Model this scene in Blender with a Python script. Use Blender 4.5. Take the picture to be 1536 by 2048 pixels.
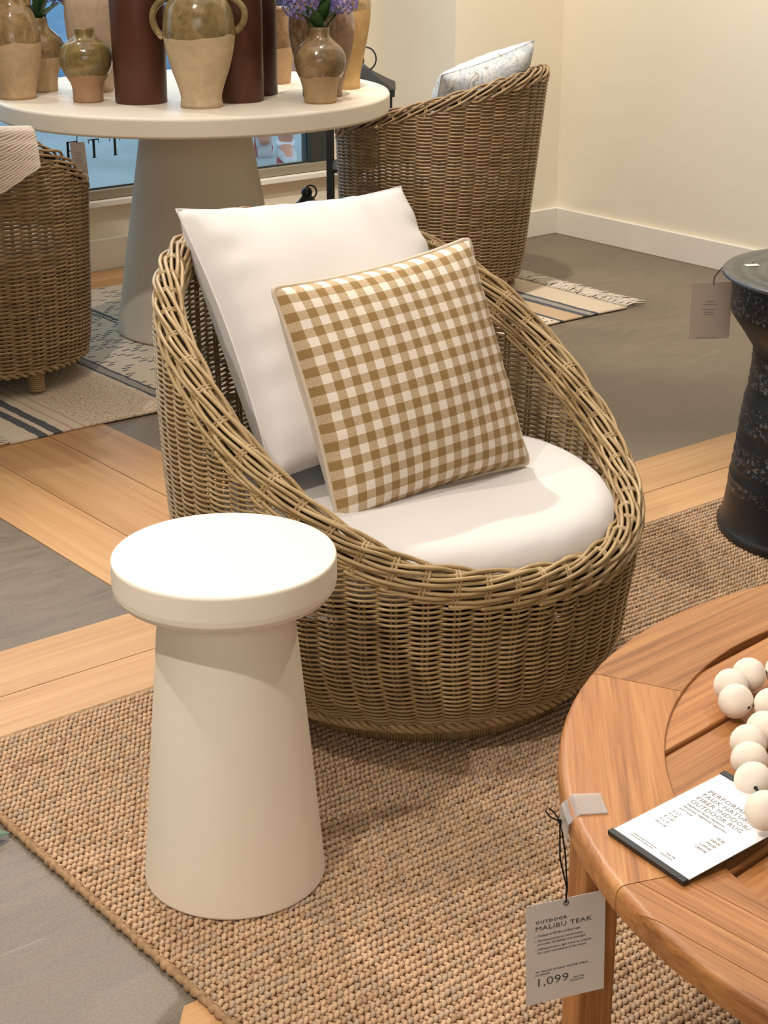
import bpy, bmesh, math, random
import numpy as np
from mathutils import Vector, Matrix
random.seed(4); rng = np.random.default_rng(7)
PI = math.pi
for o in list(bpy.data.objects): bpy.data.objects.remove(o)
scene = bpy.context.scene
C = scene.collection

# ------------------------------------------------------------------ camera, light, exposure
H = 1.38
PSI = math.radians(51.24); PITCH = math.radians(21.03)
FW = np.array([math.cos(PSI), math.sin(PSI), 0.0]); RT = np.array([math.sin(PSI), -math.cos(PSI), 0.0])
def L(r, d, z=0.0):            # metres to the right of / ahead of the tripod, on the floor plan
    p = RT * r + FW * d; return (float(p[0]), float(p[1]), z)
cam = bpy.data.cameras.new('camera'); cam_o = bpy.data.objects.new('camera', cam); C.objects.link(cam_o)
cam_o.location = (0, 0, H)
cam_o.rotation_euler = (PI/2 - PITCH, 0, PSI - PI/2)
cam.sensor_fit = 'HORIZONTAL'; cam.sensor_width = 36; cam.lens = 3370/1536*36; cam.clip_start = 0.05
scene.camera = cam_o
scene.view_settings.view_transform = 'Standard'; scene.view_settings.look = 'None'
scene.view_settings.gamma = 1; scene.view_settings.use_curve_mapping = False
scene.view_settings.exposure = -0.16
world = bpy.data.worlds.new('world'); scene.world = world; world.use_nodes = True
world.node_tree.nodes['Background'].inputs[0].default_value = (0.80, 0.90, 1.0, 1)
world.node_tree.nodes['Background'].inputs[1].default_value = 2.0

def spot(name, loc, target, power, size=60, radius=.05, blend=.5, col=(1, .92, .84)):
    l = bpy.data.lights.new(name, 'SPOT'); l.energy = power; l.color = col
    l.spot_size = math.radians(size); l.spot_blend = blend; l.shadow_soft_size = radius
    o = bpy.data.objects.new(name, l); C.objects.link(o); o.location = loc
    o.rotation_euler = (Vector(target) - Vector(loc)).to_track_quat('-Z', 'Y').to_euler(); return o
def area(name, loc, power, sx, sy, col=(1, .88, .74), target=None):
    l = bpy.data.lights.new(name, 'AREA'); l.shape = 'RECTANGLE'; l.size = sx; l.size_y = sy; l.energy = power; l.color = col
    o = bpy.data.objects.new(name, l); C.objects.link(o); o.location = loc
    if target: o.rotation_euler = (Vector(target) - Vector(loc)).to_track_quat('-Z', 'Y').to_euler()
    return o
spot('track_spot_key', L(-.75, 4.35, 3.15), L(.1, 2.6, .4), 270, 62, .028)
spot('track_spot_left', L(-1.7, 2.1, 3.1), L(-.35, 2.2, .4), 150, 55, .04)
spot('track_spot_right', L(1.7, 3.6, 3.1), L(.75, 1.9, .4), 150, 60, .04)
spot('track_spot_front', L(-1.15, .35, 3.1), L(-.25, 2.0, .3), 210, 42, .03)
spot('track_spot_table_front', L(-.9, 2.9, 3.15), L(-.5, 5.0, .85), 150, 34, .03)
spot('track_spot_table', L(-1.6, 5.6, 3.15), L(-.6, 5.1, .7), 260, 50, .03)
spot('track_spot_corner', L(.1, 4.5, 3.15), L(.9, 6.3, .8), 260, 75, .05)
spot('track_spot_left_chair', L(-1.95, 5.5, 3.15), L(-1.0, 4.4, .2), 230, 55, .03)
area('front_fill', L(-.2, -1.5, 1.9), 42, 2.6, 1.4, (1, .93, .86), L(.1, 2.4, .4))  # added soft fill behind the camera, brightens faces turned towards it
area('ceiling_fill_near', L(0, 1.6, 3.2), 22, 3.0, 2.2, (1, .92, .84))
area('ceiling_fill_far', L(0, 5.0, 3.2), 44, 3.4, 2.4, (1, .92, .84))
area('daylight_through_window', (3.0, 6.2, 2.0), 40, 2.6, 2.2, (.70, .85, 1.0), (2.8, 4.2, .6))

# ------------------------------------------------------------------ materials
def hexc(r, g, b):
    f = lambda v: (v/255/12.92) if v/255 <= .04045 else ((v/255+.055)/1.055)**2.4
    return (f(r), f(g), f(b), 1)
class NT:
    def __init__(s, name, rough=.6, spec=.5, metal=0):
        s.m = bpy.data.materials.new(name); s.m.use_nodes = True; s.t = s.m.node_tree; s.n = s.t.nodes
        s.b = s.n['Principled BSDF']; s.b.inputs['Roughness'].default_value = rough
        s.b.inputs['Specular IOR Level'].default_value = spec; s.b.inputs['Metallic'].default_value = metal
    def node(s, typ, **k):
        n = s.n.new(typ)
        for a, v in k.items():
            if a.startswith('_'): setattr(n, a[1:], v)
            else:
                i = int(a[1:]) if a[0] == 'i' and a[1:].isdigit() else a.replace('__', ' ')
                n.inputs[i].default_value = v
        return n
    def link(s, a, b): s.t.links.new(a, b)
    def coord(s, out='Object', scale=(1, 1, 1), rot=(0, 0, 0), loc=(0, 0, 0)):
        tc = s.node('ShaderNodeTexCoord'); mp = s.node('ShaderNodeMapping')
        mp.inputs['Scale'].default_value = scale; mp.inputs['Rotation'].default_value = rot; mp.inputs['Location'].default_value = loc
        s.link(tc.outputs[out], mp.inputs[0]); return mp.outputs[0]
    def noise(s, vec, scale=5, detail=3, rough=.5, dist=0):
        n = s.node('ShaderNodeTexNoise'); n.inputs['Scale'].default_value = scale; n.inputs['Detail'].default_value = detail
        n.inputs['Roughness'].default_value = rough; n.inputs['Distortion'].default_value = dist
        if vec: s.link(vec, n.inputs['Vector'])
        return n.outputs['Fac']
    def ramp(s, fac, stops, interp='LINEAR'):
        r = s.node('ShaderNodeValToRGB'); cr = r.color_ramp; cr.interpolation = interp
        while len(cr.elements) < len(stops): cr.elements.new(.5)
        for e, (p, c) in zip(cr.elements, stops): e.position = p; e.color = c if len(c) == 4 else (*c, 1)
        s.link(fac, r.inputs[0]); return r.outputs[0]
    def mix(s, fac, a, b, mode='MIX'):
        n = s.node('ShaderNodeMix', _data_type='RGBA', _blend_type=mode)
        for v, i in ((fac, 0), (a, 6), (b, 7)):
            if isinstance(v, (int, float)): n.inputs[i].default_value = v
            elif isinstance(v, tuple): n.inputs[i].default_value = v
            else: s.link(v, n.inputs[i])
        return n.outputs[2]
    def math(s, op, a, b=None):
        n = s.node('ShaderNodeMath', _operation=op)
        for v, i in ((a, 0), (b, 1)):
            if v is None: continue
            if isinstance(v, (int, float)): n.inputs[i].default_value = v
            else: s.link(v, n.inputs[i])
        return n.outputs[0]
    def col(s, c):
        if isinstance(c, tuple): s.b.inputs['Base Color'].default_value = c
        else: s.link(c, s.b.inputs['Base Color'])
        return s
    def bump(s, h, strength=.3, dist=.002):
        b = s.node('ShaderNodeBump'); b.inputs['Strength'].default_value = strength; b.inputs['Distance'].default_value = dist
        s.link(h, b.inputs['Height']); s.link(b.outputs[0], s.b.inputs['Normal']); return s
    def attr(s, name):
        a = s.node('ShaderNodeAttribute'); a.attribute_name = name; return a.outputs['Fac']
def plain(name, c, rough=.6, spec=.5, metal=0, var=.06, scale=8):
    t = NT(name, rough, spec, metal); v = t.coord(); n = t.noise(v, scale, 4)
    d = tuple(x*(1-var*2) for x in c[:3]) + (1,); l = tuple(min(1, x*(1+var)) for x in c[:3]) + (1,)
    t.col(t.ramp(n, [(.3, d), (.7, l)])); return t.m

def wood(name, base, dark, light, scale=1.0, rough=.45, axis=0, contrast=1.0):
    t = NT(name, rough, .4); sc = [(46 if 'teak' in name else 30)*scale]*3; sc[axis] = (1.5 if 'teak' in name else 1.3)*scale
    oi = t.node('ShaderNodeObjectInfo'); tc = t.node('ShaderNodeTexCoord')
    off = t.node('ShaderNodeVectorMath', _operation='SCALE'); cx = t.node('ShaderNodeCombineXYZ')
    r7 = t.math('MULTIPLY', oi.outputs['Random'], 37.0)
    for i in range(3): t.link(r7, cx.inputs[i])
    add = t.node('ShaderNodeVectorMath', _operation='ADD'); t.link(tc.outputs['Object'], add.inputs[0]); t.link(cx.outputs[0], add.inputs[1])
    mp = t.node('ShaderNodeMapping'); mp.inputs['Scale'].default_value = sc; t.link(add.outputs[0], mp.inputs[0]); v = mp.outputs[0]
    a = t.noise(v, 1.0, 6, .62, .5); sc2 = [x*6 for x in sc]; sc2[axis] = sc[axis]*3
    mp2 = t.node('ShaderNodeMapping'); mp2.inputs['Scale'].default_value = sc2; t.link(add.outputs[0], mp2.inputs[0])
    f = t.noise(mp2.outputs[0], 1.0, 3, .6)
    c = t.ramp(a, [(.28, dark), (.47, base), (.72, light)])
    c = t.mix(.35*contrast, c, t.ramp(f, [(.35, dark), (.6, light)]), 'MIX')
    br = t.math('MULTIPLY_ADD', oi.outputs['Random'], .22); t.n.active = None
    br.node.inputs[2].default_value = .89
    hsv = t.node('ShaderNodeHueSaturation'); t.link(c, hsv.inputs['Color']); t.link(br, hsv.inputs['Value'])
    t.col(hsv.outputs[0]); t.bump(f, .15, .0006); return t.m

def wicker(name, a, b, c, rough=.42):
    t = NT(name, rough, .45); v = t.coord(); n = t.noise(v, 30, 3)
    base = t.ramp(t.attr('tint'), [(0, a), (.5, b), (1, c)])
    t.col(t.mix(.35, base, t.ramp(n, [(.3, a), (.7, c)]))); t.bump(t.noise(v, 900, 2), .12, .0004); return t.m

def fabric(name, c, var=.05, scale=700, rough=.85, bump=.25):
    t = NT(name, rough, .2); v = t.coord(); n = t.noise(v, 6, 3); w = t.noise(v, scale, 2)
    d = tuple(x*(1-var) for x in c[:3]) + (1,)
    t.col(t.ramp(n, [(.3, d), (.7, c)])); t.bump(w, bump, .0006)
    t.b.inputs['Sheen Weight'].default_value = .15; return t.m

M = {}
M['wicker'] = wicker('egg_wicker', hexc(128, 102, 66), hexc(160, 132, 90), hexc(188, 162, 118))
M['wicker_tub'] = wicker('tub_wicker', hexc(122, 98, 68), hexc(152, 124, 88), hexc(180, 152, 112))
M['white_fabric'] = fabric('white_canvas', (.68, .645, .61, 1), .03)
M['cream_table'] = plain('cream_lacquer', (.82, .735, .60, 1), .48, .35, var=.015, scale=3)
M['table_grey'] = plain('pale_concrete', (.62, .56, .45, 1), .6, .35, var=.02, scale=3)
M['black_metal'] = plain('black_iron', (.012, .013, .015, 1), .45, .5)
M['black_plastic'] = plain('black_plastic', (.010, .012, .012, 1), .35, .5)
M['paper'] = plain('card_paper', (.66, .57, .50, 1), .7, .2, var=.01)
M['paper_white'] = plain('white_paper', (.86, .84, .82, 1), .6, .3, var=.01)
M['ink'] = plain('grey_ink', (.07, .065, .06, 1), .7, .1, var=0)
M['ink_soft'] = plain('soft_ink', (.22, .20, .19, 1), .7, .1, var=0)
M['tag_red'] = plain('brick_red_print', hexc(140, 62, 46), .6, .2, var=.02)
M['cord'] = plain('black_cord', (.008, .008, .008, 1), .7, .2)
M['bronze'] = plain('brown_metal', hexc(92, 55, 38), .42, .45, metal=.25, var=.10, scale=5)
M['bronze_dark'] = plain('dark_brown_metal', hexc(70, 42, 31), .42, .45, metal=.25, var=.10, scale=5)
M['leaf'] = plain('leaf_green', (.045, .13, .035, 1), .45, .4, var=.2, scale=30)
M['stem'] = plain('stem_green', (.05, .09, .03, 1), .6, .3, var=.15)
M['petal'] = plain('violet_petals', (.20, .17, .50, 1), .7, .2, var=.4, scale=60)
M['wall'] = plain('cream_wall', hexc(238, 229, 208), .75, .2, var=.01, scale=2)
M['trim'] = plain('white_trim', hexc(236, 230, 218), .6, .3, var=.01, scale=2)
M['frame'] = plain('window_metal', hexc(150, 138, 118), .5, .4, var=.02)
M['frame_dark'] = plain('dark_window_metal', hexc(52, 54, 52), .4, .5, var=.02)
M['ceiling'] = plain('ceiling_paint', (.7, .66, .6, 1), .9, .1, var=.01)
M['wood_floor'] = wood('oak_planks', hexc(192, 146, 98), hexc(170, 122, 76), hexc(208, 164, 116), 1, .42, 0, .5)
M['wood_floor_b'] = wood('oak_planks_cross', hexc(192, 146, 98), hexc(170, 122, 76), hexc(208, 164, 116), 1, .42, 1, .5)
TEAK = (hexc(158, 102, 55), hexc(104, 60, 30), hexc(186, 132, 78))
M['teak'] = wood('teak', *TEAK, 1.3, .42, 0, .7)
M['teak_leg'] = wood('teak_upright', *TEAK, 1.3, .42, 2, .7)
def m_concrete():
    t = NT('polished_concrete', .5, .35); v = t.coord(); v2 = t.coord(scale=(1.2, 6, 1))
    n = t.noise(v, 1.3, 5, .6); f = t.noise(v2, 8, 6, .7, .6); g = t.noise(v, 260, 2)
    c = t.ramp(n, [(.3, hexc(100, 88, 75)), (.7, hexc(130, 115, 97))])
    c = t.mix(.35, c, t.ramp(f, [(.35, hexc(90, 80, 70)), (.6, hexc(140, 128, 112))]))
    c = t.mix(.12, c, t.ramp(g, [(.4, hexc(70, 62, 54)), (.6, hexc(170, 158, 140))]))
    for rz, sc in ((.5, (2.2, 60, 1)), (-.9, (1.6, 46, 1)), (1.4, (3, 80, 1))):
        sn = t.noise(t.coord(scale=sc, rot=(0, 0, rz)), 1.0, 2, .5, .3)
        c = t.mix(t.math('MULTIPLY', t.math('GREATER_THAN', sn, .735), .30), c, hexc(168, 156, 142))
    t.col(c); t.link(t.ramp(f, [(.3, (.35,)*3), (.7, (.6,)*3)]), t.b.inputs['Roughness']); t.bump(f, .08, .001); return t.m
M['concrete'] = m_concrete()
def m_jute():
    t = NT('jute_yarn', .85, .15); v = t.coord(); ti = t.attr('tint')
    c = t.ramp(ti, [(0, hexc(146, 114, 86)), (.35, hexc(186, 150, 116)), (.7, hexc(210, 176, 140)), (1, hexc(172, 154, 134))])
    f = t.noise(v, 900, 3, .6); c = t.mix(.35, c, t.ramp(f, [(.35, hexc(138, 108, 82)), (.65, hexc(226, 196, 162))]))
    t.col(c); t.bump(f, .5, .001); return t.m
M['jute'] = m_jute()
M['jute_base'] = plain('jute_backing', hexc(120, 88, 58), .95, .1, var=.1, scale=60)
M['jute_edge'] = plain('jute_binding', hexc(166, 134, 100), .9, .1, var=.15, scale=90)
def m_glaze(name, line, glaze, clay, wave=.012, shade=1.0):
    # glazed upper part, bare clay below an uneven line at height `line`
    t = NT(name, .3, .5); v = t.coord(); sx = t.node('ShaderNodeSeparateXYZ'); t.link(v, sx.inputs[0])
    n = t.noise(v, 9, 2); hgt = t.math('ADD', sx.outputs[2], t.math('MULTIPLY', t.math('SUBTRACT', n, .5), wave*4))
    fac = t.math('GREATER_THAN', hgt, line)
    n1 = t.noise(v, 26, 5, .65, .8); n2 = t.noise(v, 90, 4, .7)
    g = t.ramp(n1, [(.3, tuple(x*.5 for x in glaze[:3])), (.55, glaze), (.75, tuple(min(1, x*1.55) for x in glaze[:3]))])
    cl = t.ramp(n1, [(.3, tuple(x*.8 for x in clay[:3])), (.6, clay), (.8, tuple(min(1, x*1.12) for x in clay[:3]))])
    cl = t.mix(t.math('MULTIPLY', t.math('GREATER_THAN', n2, .70), .6), cl, hexc(110, 74, 50))
    t.col(t.mix(fac, cl, g))
    t.link(t.ramp(fac, [(0, (.7,)*3), (1, (.12,)*3)]), t.b.inputs['Roughness']); t.bump(n1, .25, .004); return t.m
def m_gingham():
    t = NT('gingham_cloth', .9, .15); tc = t.node('ShaderNodeUVMap'); tc.uv_map = 'uv'; sx = t.node('ShaderNodeSeparateXYZ'); t.link(tc.outputs[0], sx.inputs[0])
    NCH = 13.0
    st = []
    for k in (0, 1):
        u = t.math('FRACT', t.math('MULTIPLY', sx.outputs[k], NCH)); st.append(t.math('LESS_THAN', u, .5))
    s = t.math('MULTIPLY', t.math('ADD', st[0], st[1]), .5)
    nz = t.node('ShaderNodeMapping'); nz.inputs['Scale'].default_value = (420, 150, 1); t.link(tc.outputs[0], nz.inputs[0])
    w = t.noise(nz.outputs[0], 1, 2, .7)
    s2 = t.math('ADD', s, t.math('MULTIPLY', t.math('SUBTRACT', w, .5), .9))
    col = t.ramp(s2, [(.10, (.80, .71, .60)), (.5, (.50, .37, .22)), (.92, (.30, .185, .07))])
    t.col(col); t.bump(w, .6, .0015); t.b.inputs['Sheen Weight'].default_value = .1; return t.m
M['gingham'] = m_gingham()
M['piping'] = fabric('cream_linen', (.60, .50, .38, 1), .1, 500)
def m_leafprint():
    t = NT('grey_leaf_print', .85, .15); v = t.coord(); n = t.noise(v, 9, 4, .6, 1.6); vo = t.node('ShaderNodeTexVoronoi'); vo.inputs['Scale'].default_value = 55; t.link(v, vo.inputs['Vector'])
    c = t.ramp(n, [(.38, (.78, .77, .76)), (.47, (.50, .56, .62)), (.52, (.80, .79, .77)), (.6, (.30, .32, .31)), (.66, (.78, .74, .70))])
    c = t.mix(t.math('MULTIPLY', t.math('LESS_THAN', vo.outputs['Distance'], .25), .35), c, (.2, .2, .2, 1)); t.col(c); return t.m
M['leaf_print'] = m_leafprint()
def m_striped():
    t = NT('flatweave_rug', .92, .1); v = t.coord(); sx = t.node('ShaderNodeSeparateXYZ'); t.link(v, sx.inputs[0])
    W = hexc(214, 198, 176); G = hexc(92, 94, 98); T = hexc(196, 170, 138); LG = hexc(160, 154, 146)
    x = t.math('DIVIDE', sx.outputs[0], 2.25)
    x = t.math('ADD', x, t.math('MULTIPLY', t.math('SUBTRACT', t.noise(v, 25, 2), .5), .006))
    stripes = [(0, W), (.035, G), (.045, W), (.052, G), (.066, W), (.075, T), (.08, W), (.09, T), (.095, W), (.215, G), (.222, LG), (.232, G), (.238, W),
               (.36, G), (.366, W), (.37, G), (.378, W), (.50, G), (.506, W), (.516, G), (.53, W), (.66, G), (.667, W), (.80, G), (.812, W)]
    stripes += [(.86, G), (.868, T), (.91, G), (.918, LG), (.93, G), (.94, W)]
    base = None
    ra = t.ramp(x, stripes[:16], 'CONSTANT'); rb = t.ramp(x, stripes[16:], 'CONSTANT')
    base = t.mix(t.math('GREATER_THAN', x, stripes[16][0]), ra, rb)
    # rows of dark dashes (the woven marks), only inside the wide fields
    br = t.node('ShaderNodeTexBrick'); br.inputs['Scale'].default_value = 1; br.inputs['Color1'].default_value = (1, 1, 1, 1); br.inputs['Color2'].default_value = (0, 0, 0, 1)
    br.inputs['Mortar'].default_value = (0, 0, 0, 1); br.inputs['Mortar Size'].default_value = .0055; br.inputs['Brick Width'].default_value = .040; br.inputs['Row Height'].default_value = .019
    t.link(v, br.inputs['Vector'])
    nn = t.noise(v, 60, 2); field = t.ramp(x, [(0, (0,)*3), (.238, (1,)*3), (.5, (.7,)*3), (.53, (1,)*3), (.80, (0,)*3), (.82, (1,)*3), (.858, (0,)*3)], 'CONSTANT')
    k = t.math('MULTIPLY', t.math('GREATER_THAN', t.math('ADD', br.outputs['Fac'], 0), .5), 0)
    dash = t.math('MULTIPLY', t.math('GREATER_THAN', br.outputs['Color'], .52), field)
    dash = t.math('MULTIPLY', dash, t.math('GREATER_THAN', nn, .36))
    c = t.mix(dash, base, G)
    sp = t.math('MULTIPLY', t.math('GREATER_THAN', t.noise(v, 130, 2, .6), .56), t.ramp(x, [(0, (0,)*3), (.10, (.75,)*3), (.21, (0,)*3)], 'CONSTANT'))
    c = t.mix(sp, c, hexc(176, 132, 84)); t.col(c); t.bump(t.noise(v, 220, 2), .6, .003); return t.m
M['striped'] = m_striped()
M['fringe'] = fabric('fringe_cotton', (.72, .64, .53, 1), .1, 500)
def m_glass():
    t = NT('clear_glass'); t.n.remove(t.b); out = t.n['Material Output']
    tr = t.node('ShaderNodeBsdfTransparent'); tr.inputs[0].default_value = (.86, .93, .95, 1); gl = t.node('ShaderNodeBsdfGlossy'); gl.inputs['Roughness'].default_value = .02
    mx = t.node('ShaderNodeMixShader'); fr = t.node('ShaderNodeFresnel'); fr.inputs[0].default_value = 1.35
    t.link(fr.outputs[0], mx.inputs[0]); t.link(tr.outputs[0], mx.inputs[1]); t.link(gl.outputs[0], mx.inputs[2]); t.link(mx.outputs[0], out.inputs[0]); return t.m
M['glass'] = m_glass()
def m_clear():
    t = NT('clear_plastic', .08, .5); t.col((.95, .93, .9, 1)); t.b.inputs['Transmission Weight'].default_value = .8; t.b.inputs['IOR'].default_value = 1.2; return t.m
M['clear'] = m_clear()
def m_drum():
    t = NT('patinated_black_metal', .4, .5, .55); v = t.coord(scale=(1, 1, 1.6)); n = t.noise(v, 75, 4, .7, 1.0)
    b = t.noise(t.coord(), 5, 3)
    c = t.ramp(b, [(.35, (.012, .013, .016)), (.65, (.035, .028, .022))])
    c = t.mix(t.math('MULTIPLY', t.math('GREATER_THAN', t.math('MULTIPLY', n, t.attr('tint')), .57), .7), c, (.20, .20, .21, 1)); t.col(c)
    t.bump(t.math('MULTIPLY', n, t.attr('tint')), .35, .002); return t.m
M['drum'] = m_drum()
def m_drumtop():
    t = NT('brushed_dark_top', .38, .5, .4); v = t.coord(); w = t.node('ShaderNodeTexWave', _wave_type='RINGS', _rings_direction='Z'); w.inputs['Scale'].default_value = 9
    w.inputs['Distortion'].default_value = 2; w.inputs['Detail'].default_value = 3; t.link(v, w.inputs['Vector']); n = t.noise(v, 40, 5, .7)
    c = t.ramp(w.outputs['Fac'], [(.3, (.045, .048, .05)), (.8, (.11, .112, .112))]); t.col(t.mix(.4, c, t.ramp(n, [(.3, (.03, .03, .03)), (.7, (.14, .14, .14))]))); t.bump(n, .2, .001); return t.m
M['drum_top'] = m_drumtop()
M['bead'] = plain('whitewashed_wood_bead', (.80, .71, .60, 1), .75, .2, var=.07, scale=35)
M['throw'] = fabric('cream_throw', (.78, .67, .56, 1), .1, 300, bump=.8)
M['pavement'] = plain('outdoor_pavement', (.30, .36, .38, 1), .8, .2, var=.1, scale=1.5)
M['blue_sheet'] = plain('blue_sheeting', (.22, .42, .66, 1), .5, .4, var=.12, scale=2.5)
M['skin'] = plain('skin', hexc(186, 130, 112), .55, .4, var=.03)
M['sock'] = plain('white_sock', (.7, .68, .72, 1), .9, .1)
M['shoe'] = plain('grey_sneaker', (.42, .42, .44, 1), .6, .3, var=.1, scale=40)
M['sole'] = plain('red_sole', (.45, .09, .08, 1), .6, .3)
M['shorts'] = plain('navy_shorts', (.03, .04, .08, 1), .9, .1)
M['shirt'] = plain('grey_shirt', (.35, .35, .36, 1), .9, .1)
M['hair'] = plain('brown_hair', (.05, .03, .02, 1), .7, .2)

# ------------------------------------------------------------------ mesh builder
class MB:
    def __init__(s): s.v = []; s.q = []; s.t = []; s.n = 0; s.tint = []; s.uv = None
    def add(s, V, Q=None, T=None, tint=.5):
        V = np.asarray(V, float).reshape(-1, 3)
        if Q is not None and len(Q): s.q.append(np.asarray(Q, int).reshape(-1, 4) + s.n)
        if T is not None and len(T): s.t.append(np.asarray(T, int).reshape(-1, 3) + s.n)
        s.v.append(V); s.tint.append(np.full(len(V), tint) if np.isscalar(tint) else np.asarray(tint).ravel()); s.n += len(V)
    def box(s, x0, x1, y0, y1, z0, z1, tint=.5, M4=None):
        V = np.array([[x, y, z] for z in (z0, z1) for y in (y0, y1) for x in (x0, x1)], float)
        if M4 is not None: V = V @ np.array(M4.to_3x3()).T + np.array(M4.translation)
        s.add(V, [[0, 2, 3, 1], [4, 5, 7, 6], [0, 1, 5, 4], [2, 6, 7, 3], [0, 4, 6, 2], [1, 3, 7, 5]], tint=tint)
    def tube(s, P, r, N=None, sides=6, closed=False, cap=True, tint=.5):
        P = np.asarray(P, float); n = len(P); r = np.broadcast_to(r, (n,)).astype(float)
        if closed: T = np.roll(P, -1, 0) - np.roll(P, 1, 0)
        else: T = np.gradient(P, axis=0)
        T /= np.linalg.norm(T, axis=1)[:, None] + 1e-12
        if N is None:
            N = np.zeros_like(P); a = np.array([0, 0, 1.0]) if abs(T[0, 2]) < .9 else np.array([1.0, 0, 0])
            for i in range(n):
                a = a - (a @ T[i])*T[i]; a /= np.linalg.norm(a) + 1e-12; N[i] = a
        N = N - (N*T).sum(1)[:, None]*T; N /= np.linalg.norm(N, axis=1)[:, None] + 1e-12
        B = np.cross(T, N); an = np.arange(sides)*2*PI/sides
        V = P[:, None, :] + r[:, None, None]*(np.cos(an)[None, :, None]*N[:, None, :] + np.sin(an)[None, :, None]*B[:, None, :])
        m = n if closed else n-1; i = np.arange(m)[:, None]; j = np.arange(sides)[None, :]; i2 = (i+1) % n; j2 = (j+1) % sides
        Q = np.stack([i*sides+j, i*sides+j2, i2*sides+j2, i2*sides+j], -1).reshape(-1, 4)
        T3 = []
        if cap and not closed:
            for base, rev in ((0, True), ((n-1)*sides, False)):
                for k in range(1, sides-1): T3.append([base, base+k+1, base+k] if rev else [base, base+k, base+k+1])
        s.add(V.reshape(-1, 3), Q, T3, tint)
    def lathe(s, prof, seg=48, c=(0, 0), tint=None, cap0=True, cap1=True, hold=0):
        prof = [tuple(map(float, p)) for p in prof]
        if hold:
            q = [prof[0]]
            for p0, p1 in zip(prof[:-1], prof[1:]):
                d = math.hypot(p1[0]-p0[0], p1[1]-p0[1])
                if d > hold*5:
                    for t in (hold/d, 1-hold/d): q.append((p0[0]+(p1[0]-p0[0])*t, p0[1]+(p1[1]-p0[1])*t))
                q.append(p1)
            prof = q
        prof = np.asarray(prof, float); n = len(prof); a = np.arange(seg)*2*PI/seg
        V = np.stack([c[0]+prof[:, 0][:, None]*np.cos(a), c[1]+prof[:, 0][:, None]*np.sin(a), np.repeat(prof[:, 1][:, None], seg, 1)], -1)
        i = np.arange(n-1)[:, None]; j = np.arange(seg)[None, :]; j2 = (j+1) % seg
        Q = np.stack([i*seg+j, i*seg+j2, (i+1)*seg+j2, (i+1)*seg+j], -1).reshape(-1, 4); T3 = []
        V = V.reshape(-1, 3); tt = np.full(len(V), .5) if tint is None else np.repeat(np.asarray(tint, float), seg)
        ex = []
        if cap0 and prof[0, 0] > 1e-5: ex.append((0, prof[0, 1], True))
        if cap1 and prof[-1, 0] > 1e-5: ex.append(((n-1)*seg, prof[-1, 1], False))
        for b, z, rev in ex:
            k = len(V); V = np.vstack([V, [c[0], c[1], z]]); tt = np.append(tt, tt[b])
            for q in range(seg):
                q2 = (q+1) % seg; T3.append([k, b+q2, b+q] if rev else [k, b+q, b+q2])
        s.add(V, Q, T3, tt)
    def sphere(s, c, r, seg=16, rings=10, tint=.5, scale=(1, 1, 1)):
        th = np.linspace(0, PI, rings+1); prof = np.stack([np.sin(th)*r, -np.cos(th)*r], -1); m = MB(); m.lathe(prof, seg)
        V = np.vstack(m.v)*np.array(scale) + np.array(c); s.add(V, np.vstack(m.q), None, tint)
    def grid(s, V, wrap_u=False, tint=.5):
        nu, nv = V.shape[:2]; i = np.arange(nu if wrap_u else nu-1)[:, None]; j = np.arange(nv-1)[None, :]; i2 = (i+1) % nu
        Q = np.stack([i*nv+j, i2*nv+j, i2*nv+j+1, i*nv+j+1], -1).reshape(-1, 4); s.add(V.reshape(-1, 3), Q, None, tint)
    def build(s, name, mat, parent=None, smooth=True, loc=None, rotz=0, bevel=0, sharp=None, uv=None):
        me = bpy.data.meshes.new(name); V = np.vstack(s.v); Q = np.vstack(s.q) if s.q else np.zeros((0, 4), int); T = np.vstack(s.t) if s.t else np.zeros((0, 3), int)
        me.vertices.add(len(V)); me.vertices.foreach_set('co', V.astype(np.float32).ravel())
        nl = len(Q)*4 + len(T)*3; me.loops.add(nl); me.loops.foreach_set('vertex_index', np.concatenate([Q.ravel(), T.ravel()]).astype(np.int32))
        me.polygons.add(len(Q)+len(T)); ls = np.concatenate([np.arange(len(Q))*4, len(Q)*4 + np.arange(len(T))*3]).astype(np.int32)
        me.polygons.foreach_set('loop_start', ls)
        me.polygons.foreach_set('use_smooth', np.full(len(Q)+len(T), smooth))
        me.update(calc_edges=True); me.validate()
        at = me.attributes.new('tint', 'FLOAT', 'POINT'); at.data.foreach_set('value', np.concatenate(s.tint).astype(np.float32))
        if uv is not None:
            l = me.uv_layers.new(name='uv'); idx = np.zeros(nl, np.int32); me.loops.foreach_get('vertex_index', idx); l.data.foreach_set('uv', uv[idx].astype(np.float32).ravel())
        if mat: me.materials.append(mat)
        if smooth and sharp: me.set_sharp_from_angle(angle=math.radians(sharp))
        o = bpy.data.objects.new(name, me); C.objects.link(o)
        if parent: o.parent = parent
        if loc is not None: o.location = loc
        o.rotation_euler.z = rotz
        if bevel:
            b = o.modifiers.new('bevel', 'BEVEL'); b.width = bevel; b.segments = 2; b.limit_method = 'ANGLE'
        return o
def tag(o, label=None, cat=None, group=None, kind=None):
    if label: o['label'] = label
    if cat: o['category'] = cat
    if group: o['group'] = group
    if kind: o['kind'] = kind
    return o
def empty(name, loc, rz=0, label=None, cat=None, group=None):
    o = bpy.data.objects.new(name, None); C.objects.link(o); o.location = loc; o.rotation_euler.z = rz; o.empty_display_size = .05
    return tag(o, label, cat, group)
def stuff(o): o['kind'] = 'stuff'; return o
def struct(o): o['kind'] = 'structure'; return o
def unit(v): v = np.asarray(v, float); return v/np.linalg.norm(v)

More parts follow.
